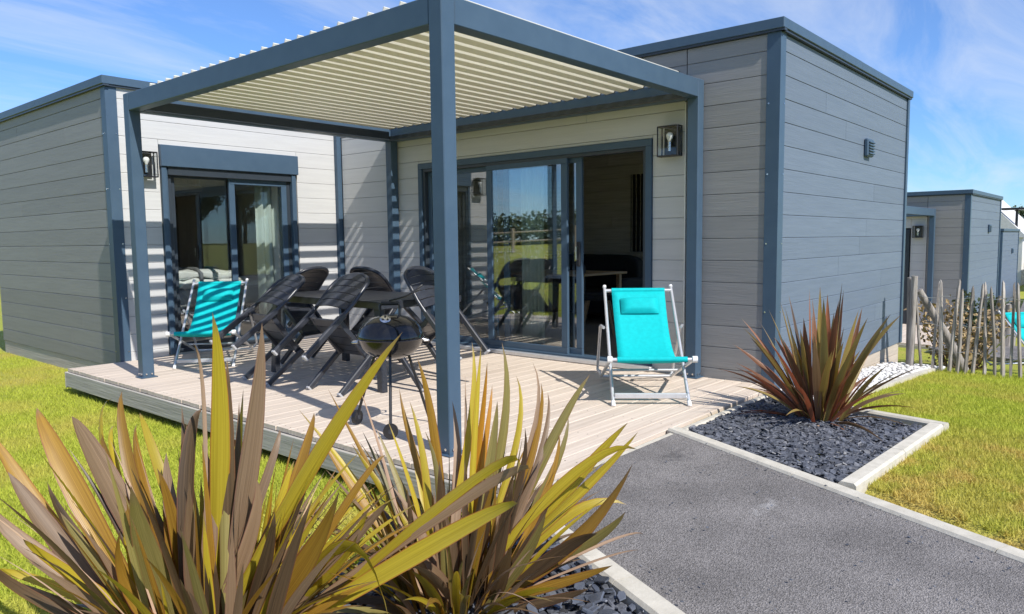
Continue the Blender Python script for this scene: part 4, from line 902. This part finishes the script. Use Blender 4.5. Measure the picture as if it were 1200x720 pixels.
# ------------------------------------------------------------------ kettle barbecue
b = thing('kettle_barbecue', 'round black enamel kettle barbecue on thin legs, in front of the tipped chairs', 'barbecue', (.22, .74, 0), radians(50))
zc = .585; R = .207
bowl = MB().lathe([(.02, -.135), (.09, -.125), (.15, -.095), (.19, -.05), (R, -.008), (R+.006, .0), (R+.004, .004), (R-.004, .004), (R-.008, 0)], 48, (0, 0, zc)).build('bowl', M['enamel'], b, smooth=True, angle=60)
lid = MB().lathe([(R+.003, .006), (R+.004, .012), (R-.002, .03), (.192, .065), (.165, .10), (.115, .13), (.06, .144), (.002, .148)], 48, (0, 0, zc)).build('lid', M['enamel'], b, smooth=True, angle=60)
hd = MB().tube([(-.0, -.06, zc+.142), (-.0, -.062, zc+.205), (0, -.05, zc+.222), (0, .05, zc+.222), (0, .062, zc+.205), (0, .06, zc+.142)], .009, 10).build('lid_handle', M['black_metal'], lid, smooth=True, angle=50)
MB().cbox((-.018, -.06, zc+.207), (.018, .06, zc+.232), .008).build('grip', M['black_metal'], lid)
vt = Matrix.Translation((-.115, .03, zc+.128)) @ Matrix.Rotation(radians(-35), 4, 'Y'); m = MB().lathe([(.032, -.006), (.034, .0), (.034, .006), (.030, .009), (.002, .009)], 24); m.v = [tuple(vt @ Vector(w)) for w in m.v]; m.build('vent_disc', M['steel'], lid, smooth=True, angle=40)
m = MB()
for k in range(3):
    q = 2*pi*k/3; m.lathe([(.007, 0), (.007, .002)], 10, (.017*cos(q), .017*sin(q), .010))
m.v = [tuple(vt @ Vector(w)) for w in m.v]; m.build('vent_hole', M['black_metal'], lid)
for s in (-1, 1): MB().tube([(-.03, s*R, zc-.02), (-.03, s*(R+.03), zc-.02), (.03, s*(R+.03), zc-.02), (.03, s*R, zc-.02)], .007, 8).build('bowl_handle', M['steel'], bowl, smooth=True, angle=50)
for k in range(3):
    q = 2*pi*k/3-1.1; top = (.12*cos(q), .12*sin(q), zc-.105); ft = (.275*cos(q), .275*sin(q), .05 if k else .0)
    lg = MB().tube([top, ft], .0095, 10).build('leg', M['black_metal'], b, smooth=True, angle=50)
    if k:
        d = Vector((cos(q), sin(q), 0)); c = Vector(ft)
        MB().tube([c-d*.014, c+d*.014], .046, 20).build('wheel', M['black_metal'], b, smooth=True, angle=40); MB().tube([c-d*.016, c+d*.017], .016, 14).build('hub', M['resin'], lg, smooth=True, angle=40)
# tongs hung over the lid handle
tg = MB().tube([(-.02, -.02, 0), (.03, -.12, .03), (.06, -.22, .075)], .006, 8).tube([(-.005, -.02, .004), (.05, -.12, .035), (.09, -.21, .10)], .006, 8).build('barbecue_tongs', M['black_metal'], None, (.22, .74, zc+.238), smooth=True)
tag(tg, 'thin dark tongs resting across the barbecue lid handle', 'tongs')
# ------------------------------------------------------------------ inside the rooms
t = thing('bed', 'low pale bed seen through the bedroom window', 'bed', (1.4, 6.55, .16))
MB().cbox((-.98, -.80, .10), (.98, .9, .26), .01).build('bed_base', M['black_cloth'], t)
bm = MB().cbox((-.98, -.82, .265), (.98, .9, .50), .05); bm.build('mattress', M['mattress'], t, smooth=True, angle=60)
for sx in (-1, 1):
    for sy in (-.7, .8): MB().bar((sx*.85, sy, -.148), (sx*.85, sy, .1), .05, .05).build('leg', M['brown_wood'], t)
def soft(a, b, seed, amp=.02):
    bm = bmesh.new(); ce = [(a[i]+b[i])/2 for i in range(3)]; sz = [b[i]-a[i] for i in range(3)]
    bmesh.ops.create_cube(bm, size=1, matrix=Matrix.Diagonal((*sz, 1))); bmesh.ops.subdivide_edges(bm, edges=bm.edges[:], cuts=9, use_grid_fill=True)
    from mathutils import noise
    for w in bm.verts:
        q = Vector([w.co[i]/sz[i]*2 for i in range(3)]); rr_ = (abs(q.x)**6+abs(q.y)**6+abs(q.z)**6)**(1/6); w.co = Vector([w.co[i]/max(rr_, 1) for i in range(3)])
        w.co += Vector((0, 0, 1))*noise.noise(w.co*5+Vector((seed, 0, 0)))*amp + Vector(ce)
    bm.verts.index_update(); m = MB().add([w.co[:] for w in bm.verts], [[w.index for w in f.verts] for f in bm.faces]); bm.free(); return m
t = thing('folded_duvet', 'white folded duvet held by a grey strap, on the bed', 'duvet', (1.45, 6.14, .664))
soft((-.66, -.40, .0), (.66, .40, .11), 1, .05).build('fold', M['linen'], t, smooth=True); soft((-.60, -.38, .10), (.62, .38, .21), 5, .06).build('fold', M['linen'], t, smooth=True)
MB().tube([(.06, -.425, .02), (.06, -.42, .17), (.06, -.3, .225), (.06, .3, .225), (.06, .42, .17)], .022, 8).build('strap', M['strap'], t, smooth=True)
o = soft((-.5, -.3, 0), (.5, .3, .09), 9, .05).build('white_blanket', M['linen'], None, (2.05, 6.1, .654), smooth=True); tag(o, 'loose white sheet on the right end of the bed', 'sheet')
t = thing('wardrobe', 'brown wooden wardrobe against the back wall of the bedroom', 'wardrobe', (1.55, 8.5, .012))
MB().cbox((-1.1, -.20, 0), (1.3, .20, 2.35), .005).build('carcass', M['brown_wood'], t)
for i in range(4): d = MB().cbox((-1.09+i*.597, -.222, .06), (-1.09+i*.597+.592, -.203, 1.95), .004).build('door', M['brown_wood'], t); MB().cbox((-1.09+i*.597+.52, -.24, .9), (-1.09+i*.597+.545, -.2225, 1.2), .004).build('handle', M['black_metal'], d)
MB().cbox((-1.12, -.24, 1.97), (1.32, -.202, 2.06), .005).build('cornice', M['oak'], t)
def curtain(x0, y0, x1, y1, z0, z1, waves, amp, label, mat='sheer'):
    n = waves*8; v = []; f = []; d = Vector((x1-x0, y1-y0, 0)); nn = Vector((-d.y, d.x, 0)).normalized()
    for i in range(n+1):
        p_ = Vector((x0, y0, 0)) + d*i/n + nn*amp*sin(2*pi*waves*i/n); v += [(p_.x, p_.y, z0), (p_.x, p_.y, z1)]
    for i in range(n): f.append((2*i, 2*i+2, 2*i+3, 2*i+1))
    o = MB().add(v, f).build('curtain', M[mat], smooth=True); md = o.modifiers.new('thick', 'SOLIDIFY'); md.thickness = .003; tag(o, label, 'curtain', 'sheer curtains'); return o
curtain(3.20, 1.84, 3.20, 2.14, .06, 2.35, 6, .025, 'pale green sheer curtain behind the sliding glass door')
curtain(2.0, 5.30, 2.75, 5.30, .06, 2.35, 7, .03, 'pale sheer curtain behind the right pane of the bedroom window')
t = thing('dining_table', 'light wooden indoor table glimpsed through the open door', 'table', (5.25, 3.15, .012))
MB().cbox((-.55, -.75, .72), (.45, .6, .75), .006).build('tabletop', M['oak'], t)
for sx in (-.48, .38):
    for sy in (-.66, .5): MB().bar((sx, sy, 0), (sx, sy, .72), .05, .05).build('leg', M['oak'], t)
t = thing('dining_chair', 'dark indoor shell chair on splayed wooden legs', 'chair', (5.0, 2.40, .012), .5)
soft((-.24, -.24, .42), (.24, .24, .50), 3, .01).build('seat', M['black_cloth'], t, smooth=True); soft((-.24, .17, .45), (.24, .25, .86), 4, .01).build('backrest', M['black_cloth'], t, smooth=True)
for sx in (-1, 1):
    for sy in (-1, 1): MB().tube([(sx*.12, sy*.12, .43), (sx*.22, sy*.22, 0)], [.02, .013], 10).build('leg', M['oak'], t, smooth=True, angle=50)
t = thing('sofa', 'dark sofa against the back wall of the living room', 'sofa', (6.35, 3.7, .012), 0)
soft((-.4, -.9, .1), (.4, .9, .45), 6, .01).build('seat', M['black_cloth'], t, smooth=True); soft((.15, -.95, .4), (.42, .95, .95), 7, .01).build('backrest', M['black_cloth'], t, smooth=True)
for sy in (-1, 1): soft((-.4, sy*.95-.1, .1), (.4, sy*.95+.1, .62), 8, .01).build('armrest', M['black_cloth'], t, smooth=True)
curtain(XE-.17, 2.62, XE-.17, 3.05, 1.0, 2.14, 6, .02, 'short black curtain on the planked back wall inside the open door', 'black_cloth')
# ------------------------------------------------------------------ New Zealand flax plants
def leaf_mesh(b, k, tip, side, hw, fold=.35, segs=11, twist=0.0):
    b, k, tip, side = Vector(b), Vector(k), Vector(tip), Vector(side); v = []; f = []; au = []; av = []
    for i in range(segs+1):
        q = i/segs; c = b*(1-q)**2 + k*2*q*(1-q) + tip*q*q; d = ((k-b)*(1-q) + (tip-k)*q).normalized()
        s = (side - d*side.dot(d)).normalized(); nrm = s.cross(d)
        if twist: s, nrm = (s*cos(twist*q)+nrm*sin(twist*q)), (nrm*cos(twist*q)-s*sin(twist*q))
        w = hw*(.50+.50*min(1, q/.42)) if q < .42 else hw*max(0.0, 1-((q-.42)/.58)**1.65)
        fo = fold*(1-.55*q)
        if i == segs: v.append(tip); au.append(0); av.append(1.0)
        else:
            v += [c - s*w*cos(fo) + nrm*w*sin(fo), c, c + s*w*cos(fo) + nrm*w*sin(fo)]; au += [-1, 0, 1]; av += [q, q, q]
    for i in range(segs-1):
        a = 3*i; f += [(a, a+1, a+4, a+3), (a+1, a+2, a+5, a+4)]
    a = 3*(segs-1); f += [(a, a+1, a+3), (a+1, a+2, a+3)]
    me = bpy.data.meshes.new('leaf'); me.from_pydata([tuple(x) for x in v], [], f)
    for nm, dat in (('across', au), ('along', av)):
        at = me.attributes.new(nm, 'FLOAT', 'POINT'); at.data.foreach_set('value', dat)
    me.shade_smooth(); me.update(); return me
def add_leaf(root, b, k, tip, side, hw, mat, r):
    me = leaf_mesh(b, k, tip, side, hw, fold=r.uniform(.3, .8)*(1 if r.random() < .75 else -.6), twist=r.gauss(0, .25)); me.materials.append(L[mat]); return link('leaf', me, None, root)
def fill(root, n, r, rad, lens, elev, mats, hwr, az=None):
    """a fan of sword leaves from the crown: `lens` length range, `elev` elevation range (deg)"""
    for i in range(n):
        a = r.uniform(0, 2*pi) if az is None else r.uniform(*az); e = radians(r.uniform(*elev)); ln = r.uniform(*lens)
        rr_ = rad*math.sqrt(r.random()); b0 = Vector((rr_*cos(a)+r.gauss(0, .02), rr_*sin(a)+r.gauss(0, .02), -.01)); d = Vector((cos(a)*cos(e), sin(a)*cos(e), sin(e)))
        up = Vector((0, 0, 1)); tip = b0 + d*ln - up*ln*.16*cos(e)*r.uniform(.2, 1.3)
        k = b0 + (d*.75 + up*.25).normalized()*ln*.52
        if tip.z < .03: tip.z = .03 + r.random()*.05
        sd = Vector((-sin(a), cos(a), 0)); nrm = sd.cross(d); ro = r.gauss(0, .7); side = sd*cos(ro)+nrm*sin(ro)
        add_leaf(root, b0, k, tip, side, r.uniform(*hwr), r.choice(mats), r)
r = random.Random(5)
PA = thing('flax_plant', 'biggest flax at the lower left, with broad yellow and bronze sword leaves', 'plant', (-1.83, -.86, -.06), group='flax plants in slate beds')
for q in LEAVES_A: add_leaf(PA, q[0:3], q[3:6], q[6:9], q[9:12], q[12]*.98, q[13], r)
fill(PA, 60, r, .15, (.35, .72), (35, 88), 'DDBOGYD', (.012, .022))
fill(PA, 26, r, .13, (.5, .85), (52, 88), 'DBOGYDB', (.009, .017))
fill(PA, 34, r, .16, (.35, .62), (12, 45), 'DBODG', (.010, .018))
fill(PA, 16, r, .14, (.4, .8), (35, 80), 'P', (.003, .006))
fill(PA, 26, r, .12, (.55, .85), (42, 68), 'YOYGOBY', (.009, .015), az=(-1.5, .1))
fill(PA, 22, r, .14, (.45, .8), (45, 85), 'YOGYD', (.009, .016))
PB = thing('flax_plant', 'flax with narrow yellow-green leaves beside the path kerb, before the front post', 'plant', (-1.13, -1.17, -.06), group='flax plants in slate beds')
for q in LEAVES_B: add_leaf(PB, q[0:3], q[3:6], q[6:9], q[9:12], q[12], q[13], r)
fill(PB, 90, r, .15, (.30, .68), (35, 88), 'DDBBOGYD', (.011, .022))
fill(PB, 14, r, .14, (.35, .75), (30, 80), 'P', (.002, .005))
fill(PB, 34, r, .17, (.3, .55), (10, 40), 'DBGDD', (.010, .02))
fill(PB, 30, r, .13, (.45, .74), (38, 75), 'YOGYOV', (.008, .013))
PC = thing('flax_plant', 'reddish maroon flax in the slate bed at the right corner of the cottage', 'plant', (2.22, -1.27, -.05), group='flax plants in slate beds')
fill(PC, 44, r, .09, (.60, .97), (54, 89), 'MVVSMDVBVG', (.022, .034))
fill(PC, 30, r, .10, (.5, .80), (34, 62), 'MVVSDMVB', (.017, .027))
fill(PC, 18, r, .10, (.35, .68), (8, 30), 'MVMDB', (.011, .018))
fill(PC, 26, r, .07, (.25, .5), (50, 88), 'SSM', (.012, .018))
for i in range(6):
    a = r.uniform(-2.9, -1.2); ln = r.uniform(.35, .5); add_leaf(PC, (.05*cos(a), .05*sin(a), 0), (cos(a)*ln*.5, sin(a)*ln*.5, .06), (cos(a)*ln, sin(a)*ln, .02), (-sin(a), cos(a), 0), .009, 'P', r)
# ------------------------------------------------------------------ paling fence on the right
fn = thing('paling_fence', 'weathered grey split paling fence with wires, right of the nearest cottage', 'fence', (6.15, -.95, slope(6.15)))
fr = random.Random(4); Y0 = -.02
def stake(h, w, t_, r):
    """split chestnut pale: irregular, pointed"""
    pr_ = [(-w/2, -t_/2), (w/2, -t_/2*.7), (w/2*.9, t_/2), (-w/2*.7, t_/2*.9)]; v = []; f = []; hs = [-.08, h*.4, h-.11, h-.03, h]; sc = [1, r.uniform(.85, 1.05), r.uniform(.8, .95), .6, .12]
    for z, s in zip(hs, sc):
        ox, oy = r.gauss(0, .003), r.gauss(0, .004); v += [(x*s+ox, y*s+oy, z) for x, y in pr_]
    for i in range(len(hs)-1):
        for k in range(4): f.append((4*i+k, 4*i+(k+1) % 4, 4*i+4+(k+1) % 4, 4*i+4+k))
    f += [(3, 2, 1, 0), (16, 17, 18, 19)]; return MB().add(v, f)
ys = []
y = -.10
while y > -3.4:
    h = fr.uniform(.88, 1.0); o = stake(h, fr.uniform(.026, .042), .03, fr).build('pale', M['fence'], fn)
    xx = .10*(-y) ; o.location = (xx, y, gz(6.15+xx, -.95+y)-slope(6.15)); o.rotation_euler = (fr.gauss(.05, .055), fr.gauss(0, .03), fr.uniform(-1, 1)+pi/2); ys.append(y); y -= fr.uniform(.065, .105)
for z in (.22, .50, .80):
    MB().tube([(xx_*.10 + .02*sin(xx_*40), -xx_, z + .012*sin(xx_*23+z*9)) for xx_ in [i*.04 for i in range(0, 86)]], .0022, 6).build('wire', M['wire'], fn)
MB().tube([(.02, .02, -.1), (.0, .0, 1.02)], [.036, .032], 10).build('end_post', M['fence'], fn, smooth=True, angle=40)
MB().tube([(.10, .05, -.1), (.06, .06, 1.0)], [.03, .028], 9).build('end_post', M['fence'], fn, smooth=True, angle=40)
MB().tube([(.12, -.02, .86), (.35, -.26, .35), (.48, -.42, -.04)], [.036, .048, .055], 10).build('brace', M['fence'], fn, smooth=True, angle=40)
# ------------------------------------------------------------------ leafy things
def leaf_cloud(m, c, rad, n, s, r, flat=.8):
    for i in range(n):
        d = Vector((r.gauss(0, 1), r.gauss(0, 1), r.gauss(0, 1))).normalized(); rr_ = rad*(r.random()**.45); p_ = Vector(c)+Vector((d.x*rr_, d.y*rr_, d.z*rr_*flat))
        q = Quaternion(Vector((r.gauss(0, 1), r.gauss(0, 1), r.gauss(0, 1))).normalized(), r.uniform(0, 6.28)); sz = s*r.uniform(.6, 1.3)
        m.add([p_ + q @ Vector(a) for a in ((-sz*.5, 0, 0), (0, -sz*.28, 0), (sz*.5, 0, 0), (0, sz*.28, 0.1*sz))], [(0, 1, 2, 3)])
def tree_meshes(h, seed, nclump, leafn, s):
    r = random.Random(seed); tr = MB(); cr_ = MB(); tr.tube([(0, 0, -.3), (r.gauss(0, .1), r.gauss(0, .1), h*.4), (r.gauss(0, .2), r.gauss(0, .2), h*.72)], [h*.035, h*.024, h*.01], 9)
    for i in range(nclump):
        a = r.uniform(0, 6.28); z = h*r.uniform(.38, .93); ro = h*.30*math.sqrt(r.random())*(1.15-abs(z/h-.6)); c = (ro*cos(a), ro*sin(a), z)
        if i < 10: tr.tube([(0, 0, z*.72), (c[0]*.6, c[1]*.6, z*.9), c], [h*.012, h*.008, h*.003], 6)
        leaf_cloud(cr_, c, h*r.uniform(.09, .16), leafn, s, r)
    return tr.mesh('trunk'), cr_.mesh('crown')
TM = [tree_meshes(6.5, k, 30, 110, .30) for k in (1, 2)]
for a_, b_ in TM: a_.materials.append(M['bark']); b_.materials.append(M['shrub'])
def tree(loc, k, sc, rz, label):
    t = thing('broadleaf_tree', label, 'tree', loc, rz, 'trees around the holiday park'); t.scale = (sc, sc, sc)
    link('trunk', TM[k][0], None, t); link('crown', TM[k][1], None, t)
tree((61, 4.3, -1.9), 0, .78, .4, 'green tree beyond the farthest cottage, at the right edge')
tree((66, 1.2, -1.9), 1, .8, 2.0, 'green tree at the right edge beside the street lamp')
rt = random.Random(8)
for i in range(16):
    a = radians(198 + i*3.6); d = rt.uniform(48, 70); x, y = 2+d*cos(a), 3+d*sin(a)
    tree((x, y, gz(x, y)), i % 2, rt.uniform(.8, 1.25), rt.uniform(0, 6), 'tree of the wood behind the viewer, seen only mirrored in the glass')
# hedge, rail fence and flowering strip across the lawn (mirrored in the glass doors)
NB = Vector((-.755, .656, 0)); TG = Vector((.656, .755, 0)); CB = Vector((3.04, 1.9, 0))
hg = MB(); rh = random.Random(2)
for i in range(90):
    u = -45+i; c = CB + NB*(36+rh.gauss(0, .8)) + TG*u; z = gz(c.x, c.y); leaf_cloud(hg, (c.x, c.y, z+.8), 1.45, 420, .30, rh, .8)
tag(hg.build('hedge', M['hedge']), 'long dark hedge across the lawn, mirrored in the glass doors', 'hedge', kind='stuff')
rf = thing('rail_fence', 'wooden post and rail fence across the lawn, mirrored in the glass doors', 'fence', tuple(CB+NB*29))
def RF(u, dz): c = CB+NB*29+TG*u; return Vector((NB.x*0+TG.x*u, TG.y*u, gz(c.x, c.y)+dz))
for u in range(-24, 25, 3): MB().tube([RF(u, -.3), RF(u, 1.2)], .09, 9).build('post', M['post_wood'], rf, smooth=True, angle=50)
for u in range(-24, 24, 3):
    for z in (.55, 1.0): MB().tube([RF(u, z), RF(u+3, z)], .05, 8).build('rail', M['post_wood'], rf, smooth=True, angle=50)
fl = MB()
for i in range(16000):
    u = rh.uniform(-28, 28); w = rh.uniform(20, 28.5); c = CB+NB*w+TG*u; z = gz(c.x, c.y)+rh.uniform(.1, .4); s = rh.uniform(.012, .028); q = Quaternion(Vector((rh.gauss(0, 1), rh.gauss(0, 1), .5)).normalized(), rh.uniform(0, 3))
    fl.add([Vector((c.x, c.y, z)) + q @ Vector(v_) for v_ in ((-s, 0, 0), (0, -s, 0), (s, 0, 0), (0, s, 0))], [(0, 1, 2, 3)])
tag(fl.build('meadow_flowers', M['white_render']), 'strip of white meadow flowers before the rail fence, mirrored in the glass', 'flowers', kind='stuff')
# shrubs of the neighbouring garden
def shrub(loc, rad, h, n, s, mat, label, seed):
    r = random.Random(seed); t = thing('shrub', label, 'shrub', loc); st = MB(); lf = MB()
    for i in range(11):
        a = r.uniform(0, 6.28); rr_ = rad*math.sqrt(r.random()); e = (rr_*cos(a), rr_*sin(a), h*r.uniform(.6, 1)); st.tube([(e[0]*.2, e[1]*.2, -.05), (e[0]*.7, e[1]*.7, e[2]*.6), e], [.012, .008, .004], 5)
        for k in range(5): q = k/4; leaf_cloud(lf, (e[0]*(.35+.65*q), e[1]*(.35+.65*q), e[2]*(.12+.88*q)), rad*.28, n//55, s, r)
    st.build('stem', M['bark'], t); lf.build('foliage', mat, t)
shrub((9.6, -.75, gz(9.6, -.75)), .62, .95, 800, .085, M['brown_leaf'], 'sparse shrub with dry brown leaves behind the paling fence', 1)
shrub((8.9, -1.05, gz(8.9, -1.05)), .4, .75, 700, .09, M['brown_leaf'], 'smaller brown shrub behind the paling fence, left of the big one', 6)
shrub((14.2, -.35, gz(14.2, -.35)), .45, .85, 1200, .10, M['hedge'], 'dark green shrub at the corner of the second cottage', 3)
# weathered driftwood stump
dw = MB(); rd = random.Random(6)
for i in range(5):
    a = i*1.3; x, y = .10*cos(a), .10*sin(a); dw.tube([(x, y, -.1), (x+rd.gauss(0, .03), y+rd.gauss(0, .03), .45), (x+rd.gauss(0, .05), y+rd.gauss(0, .05), rd.uniform(.75, 1.0))], [.10, .085, .04], 9)
o = dw.build('driftwood_stump', M['fence'], None, (12.6, -.95, gz(12.6, -.95)), smooth=True, angle=60); tag(o, 'weathered grey driftwood stump behind the fence, at the right edge', 'stump')
pebm = pebbles('pebbles', [(12.9, -.1), (14.9, -.25), (15.2, .0), (15.3, .04), (13.2, .04)], lambda x, y: -.80, 700, .02, .05, rd).build('pebbles', M['pebble'], None, smooth=True); tag(pebm, 'pale pebbles along the second cottage', 'pebbles', kind='stuff')
# ------------------------------------------------------------------ far houses and street lamp
def gable_house(loc, rz, w, d, h, rh_, label):
    t = thing('gabled_house', label, 'house', loc, rz); MB().box((-w/2, -d/2, -1), (w/2, d/2, h)).build('wall', M['white_render'], t)
    v = [(-w/2-.2, -d/2-.25, h), (w/2+.2, -d/2-.25, h), (w/2+.2, d/2+.25, h), (-w/2-.2, d/2+.25, h), (-w/2-.2, 0, h+rh_), (w/2+.2, 0, h+rh_)]
    MB().add(v, [(0, 1, 5, 4), (2, 3, 4, 5), (0, 4, 3), (1, 2, 5), (3, 2, 1, 0)]).build('roof', M['pale_roof'], t)
    for x in (-w*.3, w*.3): o = MB().cbox((x-.5, -d/2-.03, 1.0), (x+.5, -d/2+.02, 2.1), .01).build('window', M['trim_dark'], t)
    MB().cbox((-.45, -d/2-.03, 0), (.45, -d/2+.02, 2.05), .01).build('door', M['trim_dark'], t)
gable_house((55, 5.3, -1.9), 0, 8, 4.4, 2.9, 2.6, 'far white house with a pale gabled roof showing over the third cottage')
gable_house((50, -1.4, -1.9), 0, 9, 6.0, 2.2, .9, 'low pale-roofed building at the right edge behind the third cottage')
t = thing('street_lamp', 'slim dark street lamp with a flat head at the right edge', 'street lamp', (51.4, 3.50, -1.9))
MB().tube([(0, 0, 0), (0, 0, 4.55)], [.10, .07], 10).build('pole', M['black_metal'], t, smooth=True, angle=40)
MB().cbox((-.5, -.75, 4.55), (.4, .75, 4.68), .03).build('lamp_head', M['black_metal'], t)
